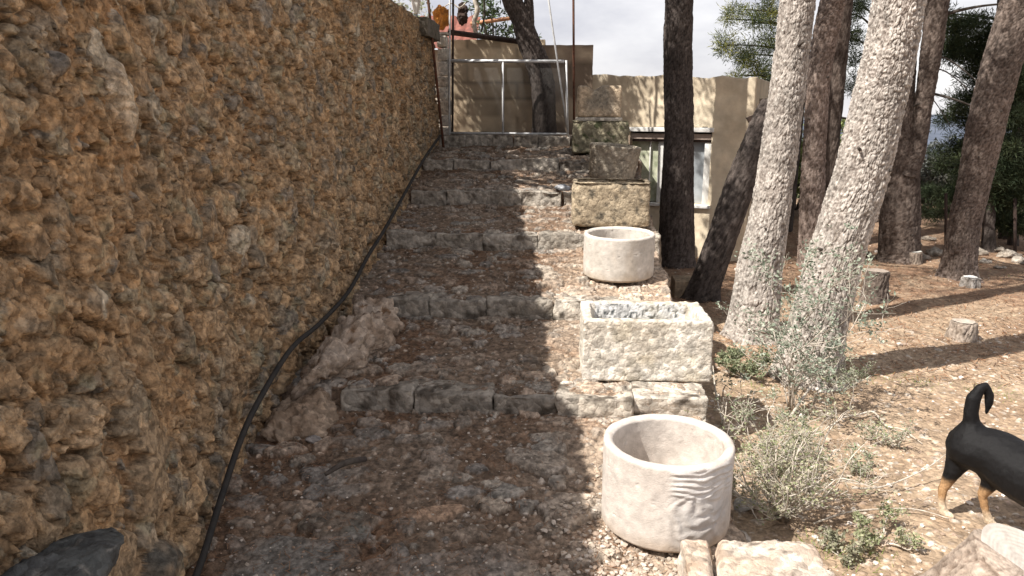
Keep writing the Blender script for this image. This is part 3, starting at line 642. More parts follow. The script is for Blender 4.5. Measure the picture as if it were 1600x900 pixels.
# individual loose stones
def loose():
    items = [(490, 690, .030, 'flat grey oval stone near the lowest step, left of the twig', (0.33, 0.30, 0.28)), (1165, 770, .05, 'white stone against the right side of the large round basin', (.6, .58, .55)),
             (1150, 830, .055, 'pale wedge stone at the right foot of the large round basin', (.52, .46, .4)), (430, 665, .02, 'small pale stone at the foot of the conglomerate boulder', (.5, .42, .32)),
             (1040, 590, .025, 'pale chip of stone under the front edge of the square sink', (.6, .55, .47)), (880, 300, .06, 'whitish stone left of the coarse brown trough', (.45, .46, .48)), (1060, 865, .022, 'small cream pebble between large round basin and near block', (.62, .56, .48))]
    for i, (x, y, s, lb, c) in enumerate(items):
        z0 = .12 if x < 900 else .02
        if y < 400: z0 = .9
        if 580 < y < 600: z0 = .3
        q = P(x, y, Z=z0); zz = zp(q[0], q[1]) if q[0] < XR else zg(q[0], q[1])
        lump('loose_stone', (q[0], q[1], zz + s * .3), (s * 1.3, s, s * .6), lb, stonecol(c, tuple(k * .75 for k in c), 20, i), cat='stone', seed=30 + i, sub=4, rz=i * .7, amp=.2)
loose()

# ------------------------------------------------------------------ tubes
def crom(pts, n):
    pts = np.asarray(pts, float); k = len(pts); t = np.linspace(0, k - 1, n); o = []
    for u in t:
        i = min(int(u), k - 2); f = u - i; p0 = pts[max(i - 1, 0)]; p1 = pts[i]; p2 = pts[i + 1]; p3 = pts[min(i + 2, k - 1)]
        o.append(.5 * ((2 * p1) + (-p0 + p2) * f + (2 * p0 - 5 * p1 + 4 * p2 - p3) * f * f + (-p0 + 3 * p1 - 3 * p2 + p3) * f ** 3))
    return np.array(o)
def tube(pts, rad, ns=8, cap=True, base=0):
    pts = np.asarray(pts, float); n = len(pts); rad = np.broadcast_to(np.asarray(rad, float), (n,))
    T = np.gradient(pts, axis=0); T /= np.maximum(np.linalg.norm(T, axis=1), 1e-9)[:, None]
    ref = np.array((0, 0, 1.)) if abs(T[0][2]) < .8 else np.array((1., 0, 0))
    A = np.cross(T, ref); A /= np.maximum(np.linalg.norm(A, axis=1), 1e-9)[:, None]; B = np.cross(T, A)
    th = np.arange(ns) / ns * 2 * pi
    V = pts[:, None] + rad[:, None, None] * (A[:, None] * np.cos(th)[None, :, None] + B[:, None] * np.sin(th)[None, :, None])
    Fq = gridf(n, ns, True)
    V = V.reshape(-1, 3)
    if cap:
        V = np.concatenate([V, pts[:1], pts[-1:]]); j = np.arange(ns); c0 = n * ns; c1_ = c0 + 1
        Fq = np.concatenate([Fq, np.stack([j, j, (j + 1) % ns, np.full(ns, c0)], -1)[:, [3, 2, 0, 0]][:, :4] * 0 + np.stack([np.full(ns, c0), (j + 1) % ns, j, j], -1),
                             np.stack([np.full(ns, c1_), (n - 1) * ns + j, (n - 1) * ns + (j + 1) % ns, (n - 1) * ns + (j + 1) % ns], -1)])
    return V, Fq + base
def quads_to_obj(name, V, Fq, m, parent=None, smooth=True, col=None):
    tri = Fq[:, 2] == Fq[:, 3]; q = Fq[~tri]; t = Fq[tri][:, :3]
    T = np.concatenate([q[:, :3], q[:, [0, 2, 3]], t])
    return mesh(name, V, T, m, parent, col=col, smooth=smooth)
def tubeobj(name, pts, rad, m, parent=None, ns=10, n=None):
    if n: pts = crom(pts, n); rad = np.interp(np.linspace(0, 1, n), np.linspace(0, 1, len(np.atleast_1d(rad))), np.atleast_1d(rad)) if np.ndim(rad) else rad
    V, Fq = tube(pts, rad, ns); return quads_to_obj(name, V, Fq, m, parent)
class TM:                                                # many tubes in one mesh (twigs of one plant)
    def __init__(s): s.V = []; s.F = []; s.n = 0
    def add(s, pts, rad, ns=4):
        V, Fq = tube(pts, rad, ns, base=s.n); s.V.append(V); s.F.append(Fq); s.n += len(V)
    def obj(s, name, m, parent=None): return quads_to_obj(name, np.concatenate(s.V), np.concatenate(s.F), m, parent)

# hose
hp = [(262, 1000), (310, 890), (345, 780), (375, 690), (405, 625), (455, 545), (500, 505), (545, 455), (575, 400), (603, 355), (638, 292), (664, 246), (688, 212)]
hyy = [1.95, 2.3, 2.68, 3.0, 3.28, 3.7, 4.05, 4.6, 5.1, 5.55, 6.4, 7.15, 7.9]
hw = [P(a, b, Z=(.02, .065, .10)[i]) if i < 2 else P(a, b, X=-1.27 - .06 * min(i / 6, 1)) for i, (a, b) in enumerate(hp)]
tag(tubeobj('hose', hw, .0125, M['hose'], ns=12, n=160), 'black hose running up the steps along the foot of the wall', 'hose')
t0 = P(508, 745, Z=.13); t1 = P(572, 722, Z=.14)
tag(tubeobj('dead_branch', [t0 + (0, 0, .01), (t0 + t1) / 2 + (0, 0, .03), t1 + (0, 0, .015)], [.008, .014, .011], M['darktwig'], n=14), 'short dark broken branch lying on the lowest landing', 'branch')

# ================================================================== trees
def bark(name, spec, Y, parent, seed, cols, top_z=None, ns=120, ds=.02, amp=.008, cw=.026, chh=.06, flare=.0, mt='bark', base_z=None, patch=None):
    """spec: (x, y, width) sight measurements from the base up; Y: distance (or list of them)"""
    Ys = np.broadcast_to(np.asarray(Y, float), (len(spec),)) if np.ndim(Y) == 0 else np.asarray(Y, float)
    pts = [P(x, y, Y=yy) for (x, y, w), yy in zip(spec, Ys)]; rad = [px(w, p) / 2 for (x, y, w), p in zip(spec, pts)]
    return bark3(name, pts, rad, parent, seed, cols, top_z, ns, ds, amp, cw, chh, flare, mt)
def bark3(name, pts, rad, parent, seed, cols, top_z=None, ns=120, ds=.02, amp=.008, cw=.026, chh=.06, flare=0, mt='bark'):
    pts = [np.array(p, float) for p in pts]; rad = list(rad)
    if top_z:                                            # carry on above what the photo shows
        d = (pts[-1] - pts[-2]); d /= d[2]
        k = 0
        while pts[-1][2] < top_z:
            k += 1; st = .8; pts.append(pts[-1] + d * st + np.array((RNG.normal() * .03, RNG.normal() * .03, 0))); rad.append(rad[-1] * .9)
    L = sum(np.linalg.norm(pts[i + 1] - pts[i]) for i in range(len(pts) - 1)); n = max(6, int(L / ds))
    R = np.interp(np.linspace(0, 1, n), np.linspace(0, 1, len(rad)), rad); C = crom(pts, n)
    T = np.gradient(C, axis=0); T /= np.linalg.norm(T, axis=1)[:, None]; A = np.cross(T, (0, 1., 0.05)); A /= np.linalg.norm(A, axis=1)[:, None]; B = np.cross(T, A)
    th = np.arange(ns) / ns * 2 * pi; s = np.cumsum(np.r_[0, np.linalg.norm(np.diff(C, axis=0), axis=1)])
    Rm = float(np.mean(rad)); ncell = max(5, int(2 * pi * Rm / cw))
    Sg, Tg = np.meshgrid(s, th, indexing='ij'); u = Tg / (2 * pi) * ncell
    cx = np.cos(Tg) * Rm; cyy = np.sin(Tg) * Rm; pp = np.stack([cx, cyy, Sg], -1).reshape(-1, 3)
    wob = fbm3(pp, 8, 3, seed).reshape(Sg.shape); wob2 = fbm3(pp, 10, 3, seed + 5).reshape(Sg.shape)
    Sv = np.where(Sg < 1.1, Sg / 2.2, Sg - .6) / chh; f1, f2, idd = voro(u + .0 + wob * 1.0, Sv + wob2 * 1.2, seed, None)
    # keep the seam hidden by blending over the last cell
    g1, g2, id2 = voro(u * 2.1 + wob2 * 2.2, Sv * 1.7 + wob * 2.0, seed + 31, None)
    lowz = sstep(1.3, .2, Sg)                           # deep furrows low on the trunk, scaly flakes higher up
    edge = sstep(0.0, .22, f2 - f1) * (.55 + .45 * lowz) + sstep(.0, .25, g2 - g1) * (.45 - .2 * lowz) * (.6 + .8 * id2)
    big = fbm3(pp, 4, 3, seed + 7).reshape(Sg.shape); fine = 1.3 * fbm3(pp, 75, 4, seed + 8).reshape(Sg.shape)
    disp = amp * (edge * (0.6 + 1.0 * idd) - .6) + .05 * Rm * big + amp * .5 * fine
    if flare: disp = disp + flare * np.exp(-Sg / .16) * (1 + .8 * np.sin(Tg * 5 + seed + 1.5 * big))
    RR = R[:, None] + disp
    V = C[:, None] + RR[..., None] * (A[:, None] * np.cos(th)[None, :, None] + B[:, None] * np.sin(th)[None, :, None])
    col = lerp(cols[1], cols[0], np.clip(edge * (.45 + .8 * idd) + fine * .75, 0, 1)); col = col * (1 + .6 * big + .5 * fine)[..., None]
    Fq = gridf(n, ns, True); Vf = V.reshape(-1, 3); cf = col.reshape(-1, 3)
    j = np.arange(ns); c0 = len(Vf); Vf = np.concatenate([Vf, C[:1], C[-1:]]); cf = np.concatenate([cf, cf[:1], cf[-1:]])
    Fq = np.concatenate([Fq, np.stack([np.full(ns, c0), (j + 1) % ns, j, j], -1), np.stack([np.full(ns, c0 + 1), (n - 1) * ns + j, (n - 1) * ns + (j + 1) % ns, (n - 1) * ns + (j + 1) % ns], -1)])
    o = quads_to_obj(name, Vf, Fq, M[mt], parent, col=np.clip(cf, .015, .9))
    return o, C[-1], C
def tufts(name, centres, size, n, ln, wd, cols, parent, seed=0, droop=.0, m='leaf', flat=1.0):
    """needle or leaf clumps: each clump a burst of thin blades round a small twig"""
    r = np.random.default_rng(seed); V = []; Cc = []
    for c, s in zip(centres, size):
        k = int(n * r.uniform(.6, 1.4)); o = r.normal(size=(k, 3)) * .42; o[:, 2] *= flat; pos = np.array(c) + o * s
        d = o + r.normal(size=(k, 3)) * .6 + np.array((0, 0, .15 - droop)); d /= np.linalg.norm(d, axis=1)[:, None]
        l = ln * r.uniform(.6, 1.3, k)[:, None]; sd = np.cross(d, r.normal(size=(k, 3))); sd /= np.linalg.norm(sd, axis=1)[:, None]; w = wd * r.uniform(.6, 1.2, k)[:, None]
        V.append(np.stack([pos, pos + d * l * .5 + sd * w, pos + d * l, pos + d * l * .5 - sd * w], 1))
        base = np.array(cols[r.integers(len(cols))]) * r.uniform(.7, 1.3); Cc.append(np.repeat(base[None] * r.uniform(.75, 1.25, (k, 1)), 4, 0))
    V = np.concatenate(V).reshape(-1, 3); f = np.arange(len(V)).reshape(-1, 4)
    return mesh(name, V, f, M[m], parent, col=np.clip(np.concatenate(Cc), .005, .9), smooth=False)
PINE = [(0.055, 0.085, 0.028), (0.075, 0.10, 0.035), (0.04, 0.06, 0.025), (0.10, 0.12, 0.04)]
YELLOWPINE = [(0.11, 0.13, 0.035), (0.06, 0.08, 0.03), (0.20, 0.20, 0.05), (0.04, 0.055, 0.03), (0.05, 0.065, 0.035)]
DARKPINE = [(0.03, 0.045, 0.02), (0.045, 0.06, 0.028), (0.06, 0.075, 0.035)]
def limbs(parent, start, ends, r0, m=None, seed=0, sag=.1, name='limb'):
    r = np.random.default_rng(seed)
    for e in ends:
        e = np.array(e, float); s = np.array(start, float) if np.ndim(start) == 1 else np.array(start[0]); mid_ = (s + e) / 2 + np.array((r.normal() * .08, r.normal() * .08, sag * np.linalg.norm(e - s)))
        tubeobj(name, [s, mid_, e], [r0, r0 * .6, r0 * .25], m or M['darktwig'], parent, ns=7, n=16)
def crown_round(parent, c, R, ncl, n, ln, wd, cols, seed, flat=.5, start=None, name='crown', holes=.0):
    r = np.random.default_rng(seed); cs = []
    while len(cs) < ncl:
        p = r.uniform(-1, 1, 3)
        if np.linalg.norm(p) > 1: continue
        q = np.array(c) + p * R * np.array((1, 1, flat))
        if holes and float(fbm3(q[None], 1.1, 2, seed)[0]) < holes: continue
        cs.append(q)
    if start is not None: limbs(parent, start, [cs[i] for i in range(0, min(len(cs), 7))], .035, seed=seed)
    return tufts(name, cs, [R * .11 + .08] * len(cs), n, ln, wd, cols, parent, seed, flat=.7)
PALE = ((0.52, 0.47, 0.42), (0.24, 0.195, 0.165)); DK = ((0.105, 0.085, 0.075), (0.045, 0.034, 0.028)); MIDB = ((0.30, 0.235, 0.20), (0.12, 0.08, 0.06)); DKP = ((0.16, 0.125, 0.105), (0.07, 0.047, 0.036))
g_pines = 'pines standing on the earth to the right of the steps'
def shade_spots(boxes, seed):
    r = np.random.default_rng(seed); k = (sdir.x / -sdir.z, sdir.y / -sdir.z); o = []
    for (x0, x1, y0, y1, z0, z1, h0, h1, n) in boxes:
        for _ in range(n):
            x, y, z = r.uniform(x0, x1), r.uniform(y0, y1), r.uniform(z0, z1); h = r.uniform(h0, h1) - z
            o.append(np.array((x - k[0] * h, y - k[1] * h, z + h)))
    return o
SHADE = {3: [(3.3, 3.9, 8.5, 8.9, 0, 2.3, 4.0, 5.0, 30), (3.7, 4.3, 7.6, 7.9, .0, 2.3, 4.0, 5.0, 30), (2.2, 5.6, 7.0, 9.6, -.1, .1, 4.0, 5.2, 85)],
         1: [(2.1, 2.6, 8.2, 8.5, 0, 2.3, 3.8, 4.8, 16), (2.4, 2.9, 9.2, 9.6, 0, 2.5, 4.2, 5, 20), (3.8, 6, 9, 10.6, 0, 2.6, 4.6, 5.8, 40)]}
def tree(spec, Y, cols, label, seed, top, ns=96, ds=.03, amp=.008, flare=.02, cw=.03, chh=.07, name='pine_tree', crown=None, cat='pine tree', group=g_pines, forks=(), dead=()):
    yy = Y if np.ndim(Y) == 0 else Y[0]; b = P(spec[0][0], spec[0][1], Y=yy)
    t = empty(name, b); tag(t, label, cat, group)
    o, tip, C = bark('trunk', spec, Y, t, seed, cols, top_z=top, ns=ns, ds=ds, amp=amp, flare=flare, cw=cw, chh=chh)
    for fs, fy, ftop in forks:
        o2, tip2, C2 = bark('trunk', fs, fy, t, seed + 3, cols, top_z=ftop, ns=ns // 2, ds=ds, amp=amp, cw=cw, chh=chh)
    for d in dead: tubeobj('limb', [P(x, y, Y=q) for x, y, q in d[0]], d[1], M['darktwig'], t, ns=6, n=26)
    rs = np.random.default_rng(seed + 300)
    if seed in (3, 4, 8, 5, 7):
        for kk in range(5):
            i = int(rs.uniform(.12, .5) * len(C)); c0 = C[i]; a = rs.uniform(-2.6, -.5); dr = np.array((cos(a), sin(a), .35)); rr = px(spec[3][2], c0) / 2
            tubeobj('stub', [c0 + dr * rr * .8, c0 + dr * (rr + rs.uniform(.012, .05))], [.012, .008], M['darktwig'], t, ns=7)
    if crown:
        off, R, ncl, n = crown[:4]; cc = tip + np.array(off); flat = crown[4] if len(crown) > 4 else .55
        crown_round(t, cc, R, ncl, n, .10, .010, PINE, seed + 50, flat=flat, start=tip - np.array((0, 0, .5)))
    if seed in SHADE:
        cs = shade_spots(SHADE[seed], seed); tufts('low_crown', cs, [.2] * len(cs), 75, .10, .010, PINE, t, seed + 90); limbs(t, tip - np.array((0, 0, 1.0)), cs[::14], .035, seed=seed + 9)
    return t
# A dark upright trunk in front of the house
tree([(1055, 425, 64), (1056, 400, 56), (1058, 300, 49), (1061, 200, 44), (1059, 100, 44), (1061, 0, 42), (1062, -60, 41)], 8.15, DK, 'dark upright trunk directly in front of the house window', 1, 5.6, ns=110, ds=.02, crown=((.8, .6, .5), 1.5, 110, 60), cw=.035, chh=.11, name='tree', cat='tree')
# B dark leaning
tree([(1096, 472, 56), (1104, 440, 44), (1130, 366, 44), (1160, 280, 45), (1182, 215, 36), (1192, 180, 26), (1198, 158, 14)], [6.75, 6.75, 6.78, 6.85, 6.9, 6.95, 7.0], DK, 'dark broken-off trunk leaning right, between upright dark trunk and pale pines', 2, None, ns=90, ds=.02, cw=.035, chh=.1, name='tree', cat='dead tree')
# C pale left
tree([(1176, 535, 92), (1178, 510, 74), (1187, 420, 66), (1205, 320, 56), (1222, 200, 53), (1235, 100, 50), (1247, 0, 52), (1252, -40, 52)], 5.62, PALE, 'pale grey pine trunk next to the dark leaning trunk', 3, 5.2, ns=190, ds=.010, amp=.009, flare=.035, cw=.024, chh=.075, crown=((1.4, .9, .2), 1.9, 150, 70, .4))
# F pale front
tree([(1262, 600, 112), (1264, 575, 92), (1275, 520, 83), (1305, 400, 78), (1343, 280, 78), (1370, 170, 76), (1389, 90, 74), (1404, 0, 74), (1412, -50, 74)], 4.62, PALE, 'thickest pale pine leaning right behind the thorny shrub', 4, 5.0, ns=300, ds=.0072, amp=.010, flare=.03, cw=.024, chh=.075, crown=((.9, 1.1, 1.2), 1.7, 130, 70, .4))
# D slim, lit patches, between C and F
tree([(1268, 425, 40), (1266, 380, 33), (1269, 300, 35), (1273, 220, 33), (1280, 120, 34), (1293, 40, 38), (1304, -10, 38)], 8.3, MIDB, 'slim brown pine with a knot, seen between the two pale pines', 5, 5.6, ns=90, ds=.02, cw=.03, chh=.05, crown=((1.2, 1.2, .4), 1.3, 90, 60))
# E dark behind D
tree([(1285, 415, 34), (1290, 330, 30), (1297, 220, 28), (1307, 110, 28), (1318, 0, 28)], 9.4, DKP, 'dark straight pine just behind the slim brown pine', 6, 6, ns=60, ds=.03, crown=((1.2, 0.8, .4), 1.4, 90, 60))
# G forked
tree([(1403, 412, 66), (1404, 395, 58), (1406, 330, 56), (1410, 250, 48), (1412, 170, 28), (1418, 90, 26), (1428, 0, 26)], 8.75, DKP, 'dark forked pine just right of the thickest pale pine', 7, 6, ns=110, ds=.02, crown=((0.8, 1.2, .4), 1.7, 130, 60),
     forks=[([(1416, 275, 32), (1432, 230, 26), (1443, 160, 25), (1454, 90, 29), (1465, 0, 33), (1470, -40, 33)], 8.66, 5.6)],
     dead=[([(1468, 26, 8.7), (1500, 16, 8.6), (1545, 8, 8.5), (1610, 4, 8.4)], [.022, .018, .012, .009]), ([(1456, 92, 8.7), (1475, 90, 8.7), (1500, 105, 8.6), (1530, 130, 8.5)], [.014, .010, .008, .005]),
           ([(1452, 145, 8.7), (1480, 152, 8.6), (1510, 162, 8.5), (1545, 178, 8.4)], [.018, .014, .010, .006]), ([(1456, 105, 8.7), (1478, 112, 8.8), (1500, 128, 8.8), (1512, 140, 8.8)], [.008, .007, .006, .004]),
           ([(1452, 148, 8.7), (1465, 165, 8.8), (1478, 185, 8.9), (1486, 200, 9)], [.006, .005, .004, .003])])
# H right
tree([(1495, 440, 62), (1497, 420, 46), (1507, 350, 44), (1522, 286, 46), (1540, 200, 52), (1562, 110, 54), (1590, 20, 56), (1600, -20, 56)], 7.75, ((0.21, 0.165, 0.14), (0.09, 0.062, 0.048)), 'brown pine leaning right with a sunlit patch, near the picture edge', 8, 5.5, ns=130, ds=.015, flare=.03, cw=.028, chh=.06, crown=((.6, .8, .6), 1.6, 120, 60))
# slim ones beyond
tree([(1545, 408, 20), (1545, 350, 15), (1550, 260, 14), (1556, 150, 14)], 9.3, DK, 'thin dark pine rising beyond the right-hand leaning pine', 9, 4.4, ns=40, ds=.04, crown=((.2, .4, .1), 1.1, 80, 60))
tree([(1583, 400, 14), (1584, 300, 12), (1590, 180, 11)], 9.8, DK, 'thinnest dark pine at the picture edge, behind the others', 10, 4.2, ns=30, ds=.05, crown=((.3, .4, .1), 1.0, 60, 60))

# background pines whose foliage shows
def backpine(label, base, lean, hgt, blobs, cols, seed, r0=.09, ln=.075, wd=.0045, n=55):
    t = empty('pine_tree', base); tag(t, label, 'pine tree', g_pines)
    b = np.array(base); pts = [b, b + np.array(lean) * .4 + (0, 0, hgt * .5), b + np.array(lean) + (0, 0, hgt)]
    bark3('trunk', pts, [r0, r0 * .8, r0 * .4], t, seed, DK, None, 30, .06, .004, .05, .08)
    r = np.random.default_rng(seed); cs = []; ss = []
    for (x, y, Y, rx, ry, k) in blobs:
        q = P(x, y, Y=Y); sx = px(rx, q); sy = px(ry, q); tt = np.interp(q[2], [b[2], b[2] + hgt], [0, 1]); s = b + np.array(lean) * tt + (0, 0, hgt * tt * .95)
        tubeobj('limb', [s, (s + q) / 2 + (0, 0, .05), q], [.022, .013, .006], M['darktwig'], t, ns=5, n=12)
        for _ in range(int(k * 1.7)):
            d = r.normal(size=3) * .5; cs.append(q + d * np.array((sx, max(sx, .25), sy))); ss.append(.095)
    tufts('crown', cs, ss, n, ln, wd, cols, t, seed)
yb = 10.5
q0 = P(1222, 420, Y=yb)
backpine('yellow-green pine foliage showing between the house and the left pale pine', (q0[0], yb, q0[2]), (.1, 0, 0), 5.2,
         [(1135, 70, yb, 16, 14, 9), (1165, 85, yb, 22, 16, 12), (1190, 110, yb, 20, 18, 14), (1175, 35, yb, 18, 14, 8), (1195, 60, yb, 22, 24, 12), (1160, 15, yb, 20, 8, 6), (1205, 20, yb, 20, 20, 10), (1140, 30, yb, 10, 8, 3), (1155, 118, yb, 10, 6, 3), (1205, 132, yb, 12, 8, 5)], YELLOWPINE, 41, n=75)
q1 = P(1530, 400, Y=10.2)
backpine('dark dense pine filling the gap between the forked and the leaning pine', (q1[0] + .3, 10.2, q1[2]), (.1, .1, 0), 4.6,
         [(1500, 40, 9.4, 22, 8, 10), (1525, 35, 9.6, 22, 8, 8), (1480, 70, 9.5, 14, 8, 5), (1500, 60, 9.5, 26, 9, 10), (1530, 85, 9.4, 28, 14, 18), (1490, 82, 9.4, 22, 8, 8), (1535, 120, 9.5, 24, 20, 20), (1510, 160, 9.6, 26, 16, 14), (1478, 262, 11, 20, 18, 14), (1452, 300, 11.4, 14, 14, 7), (1490, 300, 11, 22, 18, 14), (1465, 330, 11, 16, 10, 8), (1490, 185, 9.8, 22, 12, 8), (1530, 200, 9.6, 22, 22, 18), (1500, 230, 9.9, 28, 18, 14), (1470, 20, 9.5, 12, 8, 4), (1545, 60, 9.5, 20, 14, 14), (1550, 150, 9.5, 18, 16, 14), (1520, 260, 10, 26, 18, 18), (1535, 320, 10.2, 26, 16, 16)], DARKPINE, 42, n=105)
q2 = P(1590, 400, Y=9.6)
backpine('dark pine with low hanging boughs at the right edge of the grove', (q2[0] + .4, 9.6, q2[2]), (.1, .1, 0), 4.6,
         [(1560, 345, 9.6, 24, 12, 12), (1595, 350, 9.4, 22, 14, 14), (1590, 60, 9.0, 24, 24, 16), (1590, 130, 9.0, 26, 26, 22), (1580, 180, 9.1, 30, 24, 26), (1575, 230, 9.1, 32, 22, 28), (1590, 270, 9.0, 30, 20, 26), (1560, 280, 9.2, 26, 16, 18), (1585, 310, 9.2, 30, 14, 18), (1550, 310, 9.4, 20, 10, 8), (1555, 240, 9.5, 22, 20, 14)], DARKPINE, 43, n=105)
q3 = P(1345, 400, Y=11.5)
backpine('slender pine far behind, its twigs seen beside the thickest pine', (q3[0] - .2, 11.5, q3[2]), (.1, .1, 0), 4.6,
         [(1330, 60, 11, 20, 22, 12), (1340, 130, 11, 16, 16, 8), (1325, 20, 11, 14, 10, 5), (1335, 95, 11.2, 12, 12, 5), (1236, 180, 11.4, 10, 20, 4), (1338, 5, 11, 20, 14, 8)], DARKPINE, 44, n=85)

# ------------------------------------------------------------------ shade tree behind the wall: olive-like crown above the wall throws the dappled shade
def shadetree():
    base = (-3.2, 6.1, .0); t = empty('olive_tree', base); tag(t, 'broad tree behind the rubble wall shading the upper steps', 'tree')
    b = np.array(base); bark3('trunk', [b, b + (.1, .1, 1.5), b + (.4, .2, 2.8)], [.16, .13, .11], t, 60, DK, None, 40, .06, .006, .05, .1)
    r = np.random.default_rng(5); cs = []; ss = []
    k = (sdir.x / -sdir.z, sdir.y / -sdir.z)
    tg = []                                              # (x, y, z) spots shaded on the steps and vessels, height of the foliage, number of clumps
    for _ in range(90): tg.append((r.uniform(-.7, .6), r.uniform(6.75, 8.2), 1.15, r.uniform(2.0, 2.9), 1))
    for _ in range(16): tg.append((r.uniform(.1, .8), r.uniform(6.0, 6.8), .95, r.uniform(2.3, 3.0), 1))
    for _ in range(26): tg.append((r.uniform(.2, .8), r.uniform(5.75, 6.3), .95, r.uniform(2.4, 3.0), 1))
    for _ in range(44): tg.append((r.uniform(1.0, 1.35), 8.1, r.uniform(0, 2.2), r.uniform(2.2, 2.7), 1))
    for _ in range(40): tg.append((r.uniform(.9, 1.7), r.uniform(6.4, 7.8), r.uniform(-.1, 1.0), r.uniform(2.5, 3.2), 1))
    for _ in range(48): tg.append((r.uniform(-1.3, -.3), 8.85, r.uniform(1.3, 2.3), r.uniform(1.4, 2.4), 1))
    for _ in range(46): tg.append((r.uniform(-.6, .4), 8.8, r.uniform(1.2, 2.4), r.uniform(1.4, 2.4), 1))
    for (x, y, z, dh, c) in tg:
        q = np.array((x - k[0] * dh, y - k[1] * dh, z + dh))
        if q[2] < 2.85 and q[0] > -1.9: q = np.array((x - k[0] * (dh + .8), y - k[1] * (dh + .8), z + dh + .8))
        cs.append(q); ss.append(.17)
    limbs(t, b + (.4, .2, 2.7), [cs[i] for i in range(0, len(cs), 12)], .05, seed=3, sag=.12)
    tufts('crown', cs, ss, 62, .07, .016, [(0.08, 0.10, 0.05), (0.11, 0.13, 0.075)], t, 9)
shadetree()

# ================================================================== shrubs
def shrub(name, base, hgt, spread, nst, nlv, label, seed, lean=(0, 0), lcols=((0.30, 0.32, 0.22), (0.20, 0.24, 0.14), (0.36, 0.36, 0.27)), ll=.014, lw=.004, leafy=1.0, group='thorny shrubs by the pines', thick=.0052, side=3, cat='shrub', twigmat='twig', up=1.0):
    t = empty(name, base); tag(t, label, cat, group)
    r = np.random.default_rng(seed); tm = TM(); tips = []
    b = np.array(base, float)
    def grow(p, d, l, rad, lev):
        n = 5; pts = [p]; q = p.copy(); dd = d.copy()
        for i in range(n):
            dd = dd + r.normal(size=3) * .22 + np.array((0, 0, .05 * up)); dd /= np.linalg.norm(dd); q = q + dd * l / n; pts.append(q.copy())
        tm.add(pts, np.linspace(rad, rad * .45, n + 1), 3 if lev else 5)
        if lev >= 1:
            for a in np.linspace(.2, 1, max(2, int(nlv))): tips.append((pts[0] * (1 - a) + pts[-1] * a if lev > 1 else pts[int(a * n)], dd))
        if lev < 3:
            for i in range(side + (1 if lev == 0 else 0)):
                kx = pts[r.integers(1, n + 1)]; nd = dd * .5 + r.normal(size=3) * .62; nd[2] = abs(nd[2]) * up * .7 + .1 * up; nd /= np.linalg.norm(nd)
                grow(kx.copy(), nd, l * r.uniform(.4, .62), rad * .58, lev + 1)
    for i in range(nst):
        a = r.uniform(0, 6.28); d = np.array((cos(a) * spread + lean[0], sin(a) * spread + lean[1], 1.0 * up)); d /= np.linalg.norm(d)
        grow(b + np.array((cos(a), sin(a), 0)) * .02, d, hgt * r.uniform(.6, 1.0), thick, 0)
    tm.obj('twigs', M[twigmat], t)
    k = len(tips); keep = r.random(k) < leafy
    pos = np.array([p for (p, d), m in zip(tips, keep) if m])
    if len(pos):
        rep = 3; pos = np.repeat(pos, rep, 0) + r.normal(size=(len(pos) * rep, 3)) * .008; m_ = len(pos)
        d = r.normal(size=(m_, 3)); d[:, 2] = np.abs(d[:, 2]) * .6; d /= np.linalg.norm(d, axis=1)[:, None]; s = np.cross(d, r.normal(size=(m_, 3))); s /= np.linalg.norm(s, axis=1)[:, None]
        l = ll * r.uniform(.6, 1.4, m_)[:, None]; V = np.stack([pos, pos + d * l * .5 + s * lw, pos + d * l, pos + d * l * .5 - s * lw], 1)
        c = np.array([lcols[i] for i in r.integers(0, len(lcols), m_)]) * r.uniform(.7, 1.2, (m_, 1))
        mesh('leaves', V.reshape(-1, 3), np.arange(4 * m_).reshape(-1, 4), M['leaf'], t, col=np.repeat(c, 4, 0), smooth=False)
    return t
def gpt(x, y, z=-.06):
    q = P(x, y, Z=z); q[2] = zg(q[0], q[1]); return q
shrub('thorny_shrub', gpt(1222, 815), .38, .60, 22, 3, 'large half-dry thorny shrub right of the large round basin', 1, leafy=.35, lcols=((0.33, 0.33, 0.20), (0.24, 0.27, 0.14), (0.42, 0.38, 0.28)))
shrub('thorny_shrub', gpt(1215, 730), .28, .75, 9, 3, 'dry tangled shrub just behind the large thorny shrub', 11, leafy=.5)
shrub('thorny_shrub', gpt(1240, 640), .80, .10, 9, 4, 'tall grey-leaved shrub climbing the front of the thickest pine', 2, leafy=.55, lcols=((0.27, 0.31, 0.24), (0.18, 0.22, 0.16), (0.36, 0.39, 0.31)), ll=.022, lw=.006, lean=(-.03, 0))
shrub('thorny_shrub', gpt(1165, 585), .19, 1.0, 6, 3, 'low green shrub between the square sink and the thickest pine', 3, leafy=.9, lcols=((0.17, 0.20, 0.11), (0.27, 0.29, 0.18)), ll=.018, lw=.006)
shrub('thorny_shrub', gpt(1300, 600), .30, .9, 6, 3, 'small spiky shrub at the right foot of the thickest pine', 4, leafy=.6, lean=(.5, 0))
shrub('thorny_shrub', gpt(1385, 690), .13, 1.3, 6, 2, 'small dry twig tuft beside the fallen crooked branch', 5, leafy=.25)
shrub('thorny_shrub', gpt(1345, 735), .10, 1.6, 5, 2, 'low grey twig tuft in front of the crooked branch', 6, leafy=.3)
shrub('thorny_shrub', gpt(1370, 855), .12, 1.7, 5, 3, 'flat straw-coloured shrub in the near right corner beside the stump', 7, leafy=.5, lcols=((0.36, 0.36, 0.22), (0.25, 0.28, 0.15)))
shrub('thorny_shrub', gpt(1315, 878), .07, 1.7, 4, 2, 'low green clump between near stone block and straw-coloured shrub', 8, leafy=.45, lcols=((0.24, 0.24, 0.16), (0.33, 0.32, 0.22)), ll=.016, lw=.005)
shrub('thorny_shrub', gpt(1130, 690), .25, .35, 3, 2, 'few bare upright stems right of the square sink', 9, leafy=.1)
